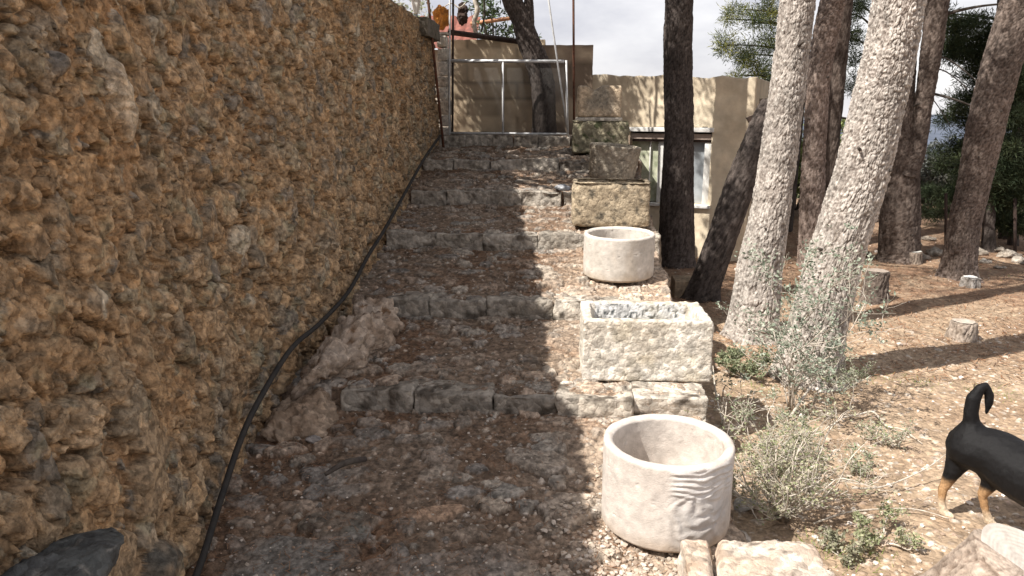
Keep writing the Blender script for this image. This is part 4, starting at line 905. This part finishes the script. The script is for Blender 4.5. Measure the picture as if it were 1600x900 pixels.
def branches():
    def br(pl, rad, lb, name='dead_branch', z=-.05):
        pts = [gpt(x, y, z) + np.array((0, 0, up)) for x, y, up in pl]
        tag(tubeobj(name, pts, rad, M['twig'], ns=7, n=28), lb, 'branch', 'dead branches on the earth')
    br([(1315, 650, .02), (1345, 645, .03), (1365, 644, .035), (1385, 662, .02), (1410, 672, .03), (1442, 690, .006)], [.006, .006, .006, .005, .004, .002], 'long crooked pale branch lying on open earth left of the dog')
    br([(1235, 650, .03), (1270, 615, .10), (1310, 590, .16)], [.008, .008, .004], 'thick pale branch propped against the thickest pine')
    br([(1130, 665, .02), (1118, 630, .06), (1112, 600, .14)], [.005, .005, .003], 'short white branch leaning right of the square sink')
    br([(1270, 830, .03), (1330, 812, .035), (1420, 810, .03), (1480, 822, .02)], [.004, .004, .003, .002], 'thin straight branch lying before the straw-coloured shrub')
    br([(1330, 770, .03), (1380, 765, .04), (1440, 755, .08), (1474, 742, .12)], [.004, .004, .003, .002], 'thin pale branch rising towards the dog')
branches()
# grass wisps
def grass():
    r = np.random.default_rng(8); P0 = []
    for (x, y, n, s) in [(1400, 590, 60, .10), (1555, 608, 120, .12), (1335, 880, 120, .08), (1280, 860, 60, .05), (1180, 600, 40, .08), (1570, 420, 60, .4), (1440, 590, 30, .08)]:
        c = gpt(x, y)
        for _ in range(n): a = c[0] + r.normal() * s; b = c[1] + r.normal() * s * .7; P0.append((a, b, zg(a, b)))
    p = np.array(P0); n = len(p); d = r.normal(size=(n, 3)) * .5; d[:, 2] = 1; l = r.uniform(.015, .04, n)[:, None]; s = np.cross(d, r.normal(size=(n, 3))); s /= np.linalg.norm(s, axis=1)[:, None]
    V = np.stack([p - s * .0015, p + s * .0015, p + d * l], 1)
    o = mesh('grass', V.reshape(-1, 3), np.arange(3 * n).reshape(-1, 3), M['leaf'], col=np.repeat(np.array([(0.22, 0.28, 0.07)]) * r.uniform(.7, 1.2, (n, 1)), 3, 0), smooth=False); o['kind'] = 'stuff'
grass()

# ================================================================== stumps
def stump(loc, R, Ht, label, seed, lean=(0, 0), cols=((0.26, 0.21, 0.17), (0.12, 0.09, 0.07)), topc=(0.62, 0.55, 0.46), flare=.02, facing=(0, 0)):
    t = empty('tree_stump', loc); tag(t, label, 'stump', 'sawn tree stumps')
    b = np.array(loc, float); top = b + np.array((lean[0], lean[1], Ht))
    pts = [b - (0, 0, .04), (b + top) / 2, top]; bark3('bark', pts, [R * 1.12, R * 1.02, R], t, seed, cols, None, 80, .012, .008, .025, .05, flare)
    ns = 64; rr = np.linspace(0, 1, 22); th = np.arange(ns) / ns * 2 * pi; nrm = top - b; nrm = nrm / np.linalg.norm(nrm)
    nrm = nrm + np.array((facing[0], facing[1], 0)); nrm /= np.linalg.norm(nrm)
    A = np.cross(nrm, (0, 1, 0)); A /= np.linalg.norm(A); B = np.cross(nrm, A)
    irr = 1 + .06 * np.sin(th * 3 + seed) + .04 * np.sin(th * 5)
    V = top + nrm * .006 + (rr[:, None, None] * R * .985 * irr[None, :, None]) * (A[None, None] * np.cos(th)[None, :, None] + B[None, None] * np.sin(th)[None, :, None])
    p = V.reshape(-1, 3); rg = np.repeat(rr, ns); ring = .5 + .5 * np.sin(rg * 60 + 3 * fbm3(p, 20, 2, seed))
    c = np.array(topc)[None] * (0.82 + .18 * ring[:, None]) * (1 + .3 * fbm3(p, 25, 3, seed))[:, None]
    mesh('cut_face', p + nrm * (.004 * fbm3(p, 60, 2, 2))[:, None], gridf(len(rr), ns, True), M['cutwood'], t, col=c)
def st(x, y, w, h_, label, seed, z=-.1, **k):
    q = gpt(x, y, z); stump(q, px(w, q) / 2, px(h_, q) * 1.05, label, seed, **k)
st(1365, 474, 31, 46, 'dark upright stump behind the open sunny ground, right of the thickest pine', 1, cols=((0.15, 0.12, 0.1), (0.07, 0.05, 0.04)), topc=(.36, .30, .25), z=-.12)
st(1514, 452, 20, 14, 'small bright white-topped stump below the leaning brown pine', 2, topc=(.8, .78, .74), cols=((.5, .46, .42), (.3, .26, .22)), z=-.12)
st(1502, 532, 32, 26, 'low grey stump standing in the open sunny earth', 3, topc=(.50, .43, .36), cols=((.42, .35, .29), (.22, .17, .13)), z=-.12, flare=.02)
st(1424, 412, 24, 18, 'pale-topped stump at the foot of the forked pine', 4, topc=(.62, .6, .55), z=-.12)
# big near stump
q = P(1560, 905, Y=2.18)
stump((q[0] - .05, q[1] + .03, -.03), .135, .235, 'big near stump with pale cut face, in front of the dog', 5, lean=(.10, -.05), topc=(.50, .45, .40), cols=((.36, .29, .235), (.2, .145, .11)), flare=.035, facing=(-.25, -.45))

# ================================================================== dog
def dog():
    hr = gpt(1473, 803, -.03); hl = gpt(1548, 823, -.03)      # hind paws
    g0 = float(hr[2]); yr = float(hr[1]); yl = float(hl[1]); ym = (yr + yl) / 2 + .01
    V = []; E = []; Rr = []
    def add(p, r, par=None):
        V.append(tuple(p)); Rr.append((r, r))
        if par is not None: E.append((par, len(V) - 1))
        return len(V) - 1
    def dp(x, y, dy=0.0): return P(x, y, Y=ym + dy)
    rump = dp(1518, 698); chest = dp(1628, 752, -.17); fw = (chest - rump) * np.array((1, 1, 0)); fw /= np.linalg.norm(fw); sd = np.array((-fw[1], fw[0], 0))
    pel = add(rump, .094); b1 = add(dp(1553, 708, -.05), .099, pel); b2 = add(dp(1590, 734, -.11), .112, b1); ch = add(chest, .122, b2); sh = add(dp(1655, 742, -.22), .105, ch)
    nk = add(dp(1680, 712, -.26), .068, sh); hd = add(dp(1700, 684, -.30), .062, nk); mz = add(dp(1722, 694, -.34), .036, hd); add(dp(1738, 698, -.37), .024, mz)
    hp_ = np.array(V[hd])
    for s in (1, -1): e = add(hp_ + sd * s * .045 + (0, 0, .045), .018, hd); add(hp_ + sd * s * .062 + (0, 0, .085), .009, e)
    a = add(dp(1518, 662), .032, pel); a = add(dp(1517, 645), .028, a); a = add(dp(1521, 624), .026, a); a = add(dp(1531, 607), .018, a); a = add(dp(1541, 601), .011, a); a = add(dp(1546, 618), .017, a); a = add(dp(1545, 632), .015, a); add(dp(1541, 647), .006, a)
    LEGS = []
    def leg(hipx, kneex, hockx, ankx, paw, yy):
        i = add(P(*hipx, Y=yy), .060, pel); j = add(P(*kneex, Y=yy - .01), .035, i); k = add(P(*hockx, Y=yy), .0185, j); l = add(P(*ankx, Y=yy), .0155, k)
        p0 = np.array(paw, float); m = add(p0 + (0, 0, .017), .018, l); add(p0 + fw * .032 + (0, 0, .011), .013, m); LEGS.extend([(j, k, .0), (k, l, 0), (l, m, 0)])
    leg((1505, 706), (1490, 735), (1473, 764), (1471, 785), hr, yr); leg((1543, 722), (1550, 750), (1535, 773), (1540, 799), hl, yl)
    for s in (1, -1):
        e0 = np.array(V[ch]) + sd * s * .06 + fw * .02; x = e0.copy(); x[2] = zg(x[0], x[1])
        e1 = add(e0 - (0, 0, .06), .045, ch); e2 = add(x + (0, 0, .11), .022, e1); e3 = add(x + (0, 0, .055), .015, e2); e4 = add(x + (0, 0, .018), .018, e3); add(x + fw * .03 + (0, 0, .012), .014, e4); LEGS.extend([(e2, e3, 0), (e3, e4, 0)])
    bm = bmesh.new(); bmesh.ops.create_icosphere(bm, subdivisions=2, radius=1); sv = np.array([v.co[:] for v in bm.verts]); sf = np.array([[v.index for v in f.verts] for f in bm.faces]); bm.free()
    vv = []; ff = []; nv = 0                             # closely spaced balls along every bone, fused into one skin
    for a, b in E:
        pa, pb = np.array(V[a]), np.array(V[b]); ra, rb = np.mean(Rr[a]), np.mean(Rr[b]); k = max(3, int(np.linalg.norm(pb - pa) / (.18 * min(ra, rb))) + 1)
        for u in np.linspace(0, 1, k):
            vv.append(sv * (ra * (1 - u) + rb * u) + pa * (1 - u) + pb * u); ff.append(sf + nv); nv += len(sv)
    me = bpy.data.meshes.new('dogskin'); me.from_pydata(np.concatenate(vv).tolist(), [], np.concatenate(ff).tolist()); o = bpy.data.objects.new('tmp', me); COL.objects.link(o)
    rm = o.modifiers.new('r', 'REMESH'); rm.mode = 'VOXEL'; rm.voxel_size = .005
    sm = o.modifiers.new('m', 'SMOOTH'); sm.factor = .6; sm.iterations = 14
    dg = bpy.context.evaluated_depsgraph_get(); m2 = bpy.data.meshes.new_from_object(o.evaluated_get(dg)); bpy.data.objects.remove(o)
    n = len(m2.vertices); p = np.zeros(n * 3, np.float32); m2.vertices.foreach_get('co', p); p = p.reshape(-1, 3).astype(float)
    nn = np.zeros(n * 3, np.float32); m2.vertices.foreach_get('normal', nn); nn = nn.reshape(-1, 3)
    p = p + nn * (.004 * fbm3(p, 14, 2, 5) + .0022 * fbm3(p, 70, 3, 6))[:, None]; m2.vertices.foreach_set('co', p.astype(np.float32).ravel())
    z = p[:, 2] - g0; f = (p - np.array((rump[0], rump[1], 0))) @ fw; s = (p - np.array((rump[0], rump[1], 0))) @ sd
    blk = np.array((.007, .0065, .007)); tan_ = np.array((.50, .30, .15)); wht = np.array((.74, .60, .44))
    dist = np.full(n, 9.0)
    for a_, b_, _ in LEGS:
        A_ = np.array(V[a_]); B_ = np.array(V[b_]); t_ = np.clip(((p - A_) @ (B_ - A_)) / ((B_ - A_) @ (B_ - A_)), 0, 1); dist = np.minimum(dist, np.linalg.norm(p - (A_ + t_[:, None] * (B_ - A_)), axis=1))
    tmask = sstep(.195, .160, z + .02 * fbm3(p, 14, 3, 9)) * sstep(.040, .030, dist)
    tmask = tmask * (1 - .8 * sstep(.10, .13, z) * sstep(-.005, -.02, (p - np.array(V[LEGS[0][1]])) @ fw))
    c = blk[None] * (1 - tmask[:, None]) + tan_[None] * tmask[:, None]
    w = sstep(.10, .05, z)[:, None]; c = c * (1 - w) + wht[None] * w
    a = m2.color_attributes.new('Col', 'FLOAT_COLOR', 'POINT'); cc = np.ones((n, 4), np.float32); cc[:, :3] = c; a.data.foreach_set('color', cc.ravel())
    m2.polygons.foreach_set('use_smooth', np.full(len(m2.polygons), True)); m2.materials.clear(); m2.name = 'dog'
    d = bpy.data.objects.new('dog', m2); COL.objects.link(d); m2.materials.append(M['fur'])
    tag(d, 'black dog with tan legs and raised curled tail walking out to the right', 'dog')
dog()

# ================================================================== house and courtyard
def box(name, x0, x1, y0, y1, z0, z1, m, parent=None, colf=None, cell=.06, amp=.004, bev=.008, seed=0):
    w, d, h = x1 - x0, y1 - y0, z1 - z0
    bm = rough_bm(w, d, h, cell=cell, amp=amp, bev=min(bev, w * .2, d * .2, h * .2), seed=seed, sharp=10)
    bmesh.ops.translate(bm, verts=bm.verts, vec=((x0 + x1) / 2, (y0 + y1) / 2, z0))
    return from_bm(name, bm, M[m], parent, colfn=colf)
def plast(c1, c2, seed=0, stain=True, blocks=False):
    def f(p):
        c = lerp(c1, c2, np.clip(.5 + 1.2 * fbm3(p * np.array((1, 1, .6)), 2.4, 4, seed), 0, 1)); c = c * (1 + .18 * fbm3(p, 12, 3, seed + 2))[:, None]
        if blocks:
            row = np.floor(p[:, 2] / .19); off = (row % 2) * .2; k = h2(np.floor((p[:, 0] + off) / .40), row, seed); c = c * (.72 + .5 * k)[:, None]
            fx = np.abs(((p[:, 0] + off) / .40) % 1 - .5); fz = np.abs((p[:, 2] / .19) % 1 - .5); c = c * np.where((fx > .47) | (fz > .45), .62, 1.0)[:, None]
            b = sstep(.05, .3, fbm3(p, 3.2, 4, seed + 8))[:, None]; c = c * (1 - .55 * b) + np.array((.62, .5, .36)) * .55 * b
        if stain:
            top = sstep(1.72, 1.97, p[:, 2] + .12 * fbm3(p * np.array((1, 1, .2)), 8, 3, seed + 5))[:, None] * .28; c = c * (1 - top) + np.array((.22, .18, .14)) * top
        return np.clip(c, .03, .9)
    return f
CREAM = ((0.76, 0.66, 0.50), (0.66, 0.55, 0.40))
def house():
    ROT = radians(-20); A0 = P(927, 117, Y=9.12); nrm = np.array((-sin(ROT), cos(ROT), 0.0)); tx = np.array((cos(ROT), sin(ROT), 0.0)); dd = float(nrm @ A0)
    def L(x, y):                                         # place on the facade: (distance along it, height)
        r = ray(x, y); o = np.array((0, 0, H)); t = (dd - nrm @ o) / (nrm @ r); p = o + r * t; return float((p - A0) @ tx), float(p[2])
    t = empty('house', (0, 0, 0)); tag(t, 'low cream plastered house with flat roof behind the upright dark trunk', 'house')
    x1 = L(1182, 121)[0]; zl = L(927, 117)[1]; zr = L(1182, 121)[1]
    wx0 = L(985, 205)[0]; wx1 = L(1113, 205)[0]; wz1 = L(1050, 199)[1]; wz0 = L(1050, 318)[1]; zt = (zl + zr) / 2
    cf = plast(*CREAM, 3)
    def wallmesh():
        nx, nz = 170, 120; xs = np.linspace(-.25, x1, nx); zs = np.linspace(-.4, 1, nz)
        Xg, Tg = np.meshgrid(xs, (np.arange(nz) / (nz - 1))); top = np.interp(xs, [0, x1], [zl, zr]) + .025 * fbm2(xs * 6, xs * 0, 4, 6); Zg = -.4 + Tg * (top[None, :] + .4)
        p = np.stack([Xg, .014 * fbm2(Xg * 4, Zg * 4, 3, 4) + .004 * fbm2(Xg * 25, Zg * 25, 3, 7), Zg], -1)
        fq = gridf(nz, nx); cx = p.reshape(-1, 3)[fq].mean(1); keep = ~((cx[:, 0] > wx0) & (cx[:, 0] < wx1) & (cx[:, 2] > wz0) & (cx[:, 2] < wz1)); fq = fq[keep]
        pf = p.reshape(-1, 3); n = len(pf); back = pf + np.array((0, .22, 0)); V = np.concatenate([pf, back]); fb = fq[:, ::-1] + n
        from collections import Counter
        ed = Counter()
        for f_ in fq.tolist():
            for a in range(4): ed[tuple(sorted((f_[a], f_[(a + 1) % 4])))] += 1
        side = []
        for f_ in fq.tolist():
            for a in range(4):
                e0, e1 = f_[a], f_[(a + 1) % 4]
                if ed[tuple(sorted((e0, e1)))] == 1: side.append((e1, e0, e0 + n, e1 + n))
        return V, np.concatenate([fq, fb, np.array(side)])
    V, Fq = wallmesh(); mesh('wall', V, Fq, M['plaster'], t, col=cf(V))
    box('wall', x1 - .22, x1, .225, 4, -.4, zt - .03, 'plaster', t, cf, cell=.12, seed=4)
    box('roof', -.2, x1 - .225, .225, 4, zt - .20, zt - .08, 'plaster', t, plast((.4, .36, .3), (.3, .27, .22), 2), cell=.2, seed=5)
    w = empty('window'); w.parent = t
    def wb(name, a, b, c, d, y0, y1, m): return box(name, a, b, y0, y1, c, d, m, w, cell=.2, amp=.001, bev=.003)
    z_ = lambda y: L(1050, y)[1]
    x_ = lambda x: L(x, 250)[0]
    wb('lintel', wx0 - .02, wx1 + .02, z_(206), z_(199), -.03, .1, 'whiteframe')
    wb('shutter_box', wx0, wx1, z_(218), z_(209), .015, .15, 'taupe'); wb('rail', wx0, wx1, z_(222), z_(218) - .003, .03, .15, 'darkwood')
    wb('pane', wx0, x_(1036), wz0 + .003, z_(222), .10, .11, 'glass')
    wb('pane', x_(1076), x_(1103), wz0 + .003, z_(222), .10, .11, 'greyglass')
    wb('frame', x_(1026), x_(1034), wz0, z_(222), .06, .098, 'whiteframe'); wb('frame', x_(1037), x_(1075), wz0, z_(222), .05, .15, 'darkwood')
    wb('frame', x_(1099), wx1 - .002, wz0, z_(222), .04, .098, 'whiteframe')
    wb('frame', x_(1012), x_(1014), wz0, z_(222), .072, .096, 'whiteframe')
    wb('sill', wx0 - .03, wx1 + .03, wz0 - .035, wz0 - .002, -.04, .09, 'whiteframe')
    wb('back_wall', wx0 - .1, wx1 + .1, wz0 - .1, wz1 + .1, .30, .33, 'inside')
    t.location = Vector((A0[0], A0[1], 0)); t.rotation_euler = (0, 0, ROT)
house()
def courtyard():
    Yc = 8.88; cf = plast((0.74, 0.61, 0.43), (0.46, 0.35, 0.24), 12, stain=False, blocks=True)
    a = P(705, 62, Y=Yc); b = P(838, 62, Y=Yc); c = P(835, 70, Y=Yc - .1); d = P(927, 75, Y=Yc - .1)
    tag(box('courtyard_wall', a[0] - .03, b[0] + .1, Yc, Yc + .2, 1.2, a[2], 'plaster', None, cf, cell=.03, amp=.010, seed=7), 'stained blocky courtyard wall behind the left half of the gate', 'wall')
    tag(box('courtyard_wall', c[0] - .02, d[0], Yc - .12, Yc - .01, 1.0, c[2] - .005, 'plaster', None, plast((0.33, 0.25, 0.18), (0.24, 0.18, 0.13), 14, stain=False, blocks=True), cell=.03, amp=.006, seed=8), 'tall shaded grey-brown wall end behind the dark leaning tree and gate', 'wall')
    # white rubble pillar left of the gate
    p = P(683, 52, Y=8.45); q = P(702, 205, Y=8.45)
    t = empty('stone_pillar', (p[0], 8.45, 1.3)); tag(t, 'narrow whitewashed rubble pillar between rusty pole and gate', 'pillar')
    z = 1.26; i = 0
    while z < p[2]:
        h = RNG.uniform(.10, .17); o = box('pillar_stone', p[0] + RNG.uniform(-.02, .01), q[0] + RNG.uniform(-.02, .03), 8.42, 8.62, z, min(z + h - .006, p[2] + .02), 'limestone', t, stonecol((0.82, 0.79, 0.73), (0.66, 0.58, 0.48), 8, i), cell=.02, amp=.010, bev=.015, seed=i + 40); z += h; i += 1
    # squared stone ending the rubble wall, with a lantern on it
    e = P(645, 47, Y=7.85)
    tag(box('stone_block', -1.86, -1.40, 7.55, 8.28, 2.30, 2.475, 'limestone', None, stonecol((0.20, 0.175, 0.14), (0.14, 0.12, 0.09), 8, 3), cell=.03, amp=.008, seed=50), 'dark squared block capping the far end of the rubble wall', 'block')
    l = P(651, 45, Y=7.95); t = empty('garden_lantern', (l[0], 7.95, 2.478)); tag(t, 'small grey garden lantern on the end of the rubble wall', 'lantern')
    def lathe(name, prof, m):
        pr = np.array(prof); th = np.arange(6) / 6 * 2 * pi
        V = np.stack([pr[:, :1] * np.cos(th), pr[:, :1] * np.sin(th), np.repeat(pr[:, 1:], 6, 1)], -1).reshape(-1, 3) + np.array((l[0], 7.95, 2.478))
        mesh(name, V, gridf(len(pr), 6, True), M[m], t, smooth=False)
    lathe('base', [(.0, 0), (.03, 0), (.022, .03), (.014, .07), (.0, .07)], 'lampgrey'); lathe('lamp_body', [(0, .072), (.024, .072), (.045, .16), (.050, .215), (0, .215)], 'whiteframe')
    lathe('lamp_cap', [(0, .217), (.066, .217), (.03, .275), (.008, .30), (0, .33)], 'lampgrey')
    # far tiled roof behind lantern
    r = P(615, 42, Y=10.2); r2 = P(690, 42, Y=10.2); t = empty('tiled_roof', (r[0], 10.2, 2.2)); tag(t, 'red terracotta tiled roof behind the garden lantern', 'roof')
    xs = np.linspace(r[0] - .6, r2[0] + .45, 140); vs = np.linspace(0, 1, 20); Xg, Vg = np.meshgrid(xs, vs)
    zt = P(640, 22, Y=10.2)[2]; z = 2.35 + (zt - 2.33) * Vg + .03 * np.abs(np.sin(Xg * 22)) + .012 * (np.floor(Vg * 6) - Vg * 6); mesh('tiles', np.stack([Xg, 10.1 + .7 * Vg, z], -1).reshape(-1, 3), gridf(20, 140), M['tile'], t)
    box('wall', r[0] - .5, r2[0] + .4, 10.25, 10.9, 1.2, 2.37, 'plaster', t, plast((.5, .45, .38), (.4, .35, .28), 2, False), cell=.1, seed=2)
courtyard()

def gate():
    Yg = 8.14; bl = P(703, 211, Y=Yg); br_ = P(887, 214, Y=Yg); tl = P(703, 95, Y=Yg); tr = P(874, 97, Y=Yg)
    x0, x1 = bl[0], br_[0]; z0 = 1.335; z1 = tl[2]
    t = empty('wire_gate', (x0, Yg, z0)); tag(t, 'low wire mesh gate with pale metal frame closing the top step', 'gate')
    def bar(a, b, r=.012, name='rail'): tubeobj(name, [np.array(a), np.array(b)], r, M['zinc'], t, ns=4)
    bar((x0 - .01, Yg, z1), (x1 - .05, Yg, z1 - .012), .017); bar((x0, Yg, z0 + .01), (x1, Yg, z0), .012); bar((x0, Yg, z0), (x0, Yg, z1)); xm = P(786, 150, Y=Yg)[0]; bar((xm, Yg - .004, z0), (xm, Yg - .004, z1 - .005), .011)
    bar((x1, Yg, z0), (x1 - .03, Yg, z1), .012)
    tm = TM(); n = 104
    for i in range(n + 1):
        x = x0 + (x1 - x0 - .02) * i / n; tm.add([(x, Yg + .012, z0), (x, Yg + .012, z1)], .0012, 3)
    for j in range(67):
        z = z0 + (z1 - z0) * j / 66; tm.add([(x0, Yg + .014, z), (x1 - .02, Yg + .014, z)], .0012, 3)
    tm.obj('wire_mesh', M['wire'], t)
gate()
def poles():
    def pole(name, a, b, r, m, lb, Y1, Y0, cat='pole', ns=10, up=.9):
        p = P(*a, Y=Y1); q = P(*b, Y=Y0); d = (p - q); p = p + d / d[2] * up
        tag(tubeobj(name, [q, q * .5 + p * .5, p], r, M[m], ns=ns), lb, cat)
    pole('iron_pole', (669, 0), (693, 230), .014, 'rust', 'rusty brown pole leaning against the far end of the rubble wall', 7.9, 7.95)
    pole('iron_pole', (703, 0), (702, 211), .010, 'zinc', 'slim pinkish-white pole at the left side of the gate', 8.1, 8.1)
    pole('iron_pole', (708, 0), (707, 211), .012, 'darkwood', 'dark thin post just behind the white pole at the gate', 8.2, 8.2)
    pole('iron_pole', (857, 0), (888, 213), .010, 'zinc', 'thin white pole leaning over the right side of the gate', 8.08, 8.1)
    pole('iron_pole', (896, 0), (897, 200), .013, 'rust', 'dark rusty pole standing between the gate and the stacked vessels', 8.25, 8.25)
    # timber rails
    tag(tubeobj('timber_beam', [P(700, 50, Y=8.75), P(835, 68, Y=8.75)], .030, M['darkwood'], ns=4), 'dark sagging timber beam above the courtyard wall', 'beam')
    tag(tubeobj('timber_beam', [P(735, 37, Y=9.2), P(803, 28, Y=9.2)], .022, M['wood'], ns=4), 'reddish wooden beam running behind the leaning tree', 'beam')
    # orange dried bundle and old vine wood
    q = P(690, 26, Y=8.7)
    lump('dried_bundle', tuple(q), (.10, .10, .12), 'crumpled orange dry bundle hanging beside the rusty pole', None, cat='bundle', amp=.5, seed=60, mt='orange', sub=5)
    q = P(722, 22, Y=8.9)
    lump('dried_bundle', tuple(q), (.06, .05, .12), 'dark brown dry bundle beside the old vine', None, cat='bundle', amp=.6, seed=61, mt='darkwood', sub=5)
    t = empty('old_vine', P(742, 55, Y=8.85)); tag(t, 'old pale twisted vine trunk above the courtyard wall', 'vine')
    tubeobj('stem', [P(745, 58, Y=8.85), P(741, 35, Y=8.85), P(746, 15, Y=8.85), P(742, -5, Y=8.85), P(748, -50, Y=8.85)], [.028, .026, .03, .026, .02], M['twig'], t, n=24)
    tubeobj('stem', [P(730, 2, Y=8.8), P(718, 12, Y=8.8), P(705, 5, Y=8.8), P(690, 14, Y=8.8)], [.008, .008, .006, .005], M['twig'], t, n=20)
    tubeobj('stem', [P(752, 50, Y=8.8), P(757, 20, Y=8.8), P(753, -30, Y=8.8)], [.012, .010, .008], M['darktwig'], t, n=20)
poles()
# leaning dark tree behind the gate
def gate_tree():
    b = P(849, 214, Y=8.42); t = empty('leaning_tree', (b[0], 8.42, 1.32)); tag(t, 'dark bent trunk rising behind the right half of the gate', 'tree')
    bark('trunk', [(850, 222, 40), (850, 180, 36), (848, 130, 36), (838, 95, 36), (824, 60, 34), (814, 30, 30), (800, 0, 30), (790, -40, 28)], 8.42, t, 77, DK, 3.4, 80, .02, .006, .03, .07)
    bark('trunk', [(822, 52, 26), (826, 25, 16), (826, 0, 13), (824, -50, 12)], 8.42, t, 78, DK, 3.3, 40, .02, .004, .03, .07)
    bark('trunk', [(818, 30, 12), (814, 10, 8), (812, -10, 7)], 8.42, t, 79, DK, None, 20, .02, .002, .03, .07)
    cs = [P(800, -60, Y=8.42) + np.array((-.3 + RNG.normal() * .5, -.2 + RNG.normal() * .3, 1.0 + RNG.normal() * .25)) for _ in range(46)]
    tufts('crown', cs, [.16] * len(cs), 50, .06, .014, [(0.08, 0.10, 0.05), (0.11, 0.13, 0.075)], t, 19)
gate_tree()
# leafy oleander behind the courtyard wall
def oleander():
    b = P(775, 110, Y=9.4); t = empty('leafy_shrub', (b[0], 9.4, 1.3)); tag(t, 'leafy green shrub showing above the courtyard wall', 'shrub')
    r = np.random.default_rng(4); cs = []
    for (x, y, rx, ry, n) in [(762, 12, 14, 12, 16), (755, 25, 12, 12, 12), (775, 20, 12, 10, 12), (760, 48, 16, 8, 16), (790, 50, 22, 7, 22), (815, 58, 16, 5, 10), (740, 5, 12, 10, 8)]:
        for _ in range(n): cs.append(P(x + r.normal() * rx * .6, y + r.normal() * ry * .6, Y=9.4 + r.normal() * .1))
    tm = TM()
    for i in range(0, len(cs), 3): tm.add([np.array((b[0] + r.normal() * .08, 9.4, 1.3)), (cs[i] + np.array((b[0], 9.4, 1.3))) / 2 + (0, 0, .08), cs[i]], [.008, .006, .003], 4)
    tm.obj('stems', M['darktwig'], t)
    tufts('leaves', cs, [.07] * len(cs), 9, .075, .012, [(0.06, 0.09, 0.04), (0.09, 0.13, 0.06)], t, 6)
    # pale scrub beyond, top left
    shrub('bare_shrub', (P(625, 30, Y=12)[0], 12, 2.1), .9, .5, 14, 2, 'pale bare twiggy scrub behind the tiled roof', 30, leafy=.3, thick=.012, group=None, side=4, ll=.05, lw=.015)
oleander()

# broken board by the leaning trunk, low kerb block, rubble, fence
q = P(1070, 440, Z=.0)
tag(box('stone_block', 1.00, 1.42, 6.75, 7.0, -.16, .055, 'limestone', None, stonecol((0.42, 0.33, 0.23), (0.30, 0.23, 0.16), 5, 3), cell=.03, amp=.006, seed=70), 'low tan stone block at the foot of the upright dark trunk', 'block')
def board():
    Y = 7.3; pts = [P(1166, 184, Y=Y), P(1192, 174, Y=Y), P(1196, 190, Y=Y), P(1180, 207, Y=Y)]
    V = [tuple(p) for p in pts] + [tuple(p + np.array((0, .03, 0))) for p in pts]
    bm = bmesh.new(); vs = [bm.verts.new(v) for v in V]
    for f in ((0, 1, 2, 3), (7, 6, 5, 4), (0, 4, 5, 1), (1, 5, 6, 2), (2, 6, 7, 3), (3, 7, 4, 0)): bm.faces.new([vs[i] for i in f])
    tag(from_bm('broken_board', bm, M['darkwood'], smooth=False), 'dark broken board stuck at the top of the leaning trunk', 'board')
    p = P(1171, 150, Y=8.95); p2 = P(1200, 150, Y=8.95)
    tag(box('chimney', p[0], p2[0], 8.9, 9.2, 0, P(1180, 154, Y=8.95)[2], 'plaster', None, plast((.30, .25, .2), (.2, .17, .13), 8, False), cell=.06, seed=71), 'grey weathered stub of masonry beyond the right corner of the house', 'masonry')
board()
def rubble():
    r = random.Random(5)
    spots = [(1395, 372, 22), (1430, 378, 18), (1462, 392, 26), (1482, 388, 18), (1530, 392, 26), (1556, 388, 20), (1575, 396, 28), (1595, 404, 24), (1450, 370, 16), (1540, 404, 16), (1440, 396, 22), (1562, 414, 14), (1352, 392, 18)]
    for i, (x, y, w) in enumerate(spots):
        q = gpt(x, y + 6, -.1); s = px(w, q) / 2
        o = lump('rubble_stone', (q[0], q[1], q[2] + s * .25), (s * 1.3, s, s * .55), None, stonecol((0.45, 0.40, 0.34), (0.30, 0.25, 0.2), 8, i), seed=80 + i, sub=4, amp=.5, facets=14, rz=r.uniform(0, 3))
        tag(o, 'grey field stone in the line of rubble beyond the pines', 'stone', 'field stones along the far edge of the grove')
    for i, (x, y0, y1) in enumerate([(1478, 395, 302), (1405, 385, 300), (1586, 402, 310)]):
        q = gpt(x, y0, -.1); p = P(x, y1, Y=q[1]); tag(tubeobj('fence_post', [q, p], .018, M['darkwood'], ns=6), ['dark fence post standing between the forked and the leaning pine', 'dark fence post hidden behind the forked pine', 'dark fence post near the right picture edge behind the rubble'][i], 'post', 'old fence posts')
    # far shrubs
    sp = [(1340, 400, 12.2, .9, (0.16, 0.15, 0.10)), (1450, 385, 12.5, .75, (0.14, 0.14, 0.12)), (1475, 380, 13.5, 1.0, (0.13, 0.14, 0.13)), (1435, 375, 14.5, 1.0, (0.13, 0.14, 0.13)), (1530, 380, 12.5, .8, (0.16, 0.19, 0.08)), (1570, 385, 12.0, .9, (0.15, 0.18, 0.08)), (1600, 385, 12.2, 1.0, (0.12, 0.14, 0.07)), (1245, 400, 12.5, 1.2, (0.22, 0.26, 0.10)), (1635, 390, 12.4, 1.0, (0.12, 0.14, 0.07))]
    lbl = ['brown bare shrub seen past the right side of the thickest pine', 'grey bare shrub behind the fence post', 'tall grey shrub against the far hills', 'faint grey shrub farthest back beside the forked pine', 'green shrub right of the leaning brown pine', 'green shrub behind the thin dark pines', 'dark green shrub at the right picture edge behind the pines', 'light green bush in the gap between the two pale pines', 'dark shrub beyond the right edge of the grove']
    for i, (x, y, Y, hh, c) in enumerate(sp):
        q = P(x, 300, Y=Y); z = zg(q[0], Y)
        shrub('bush', (q[0], Y, z), hh, .6, 16, 4, lbl[i], 90 + i, leafy=1 if c[1] > c[0] * 1.1 else .35, lcols=(c, tuple(k * .7 for k in c), tuple(k * 1.3 for k in c)), ll=.06, lw=.02, thick=.010, side=3, group='bushes beyond the grove', cat='bush', twigmat='darktwig')
rubble()
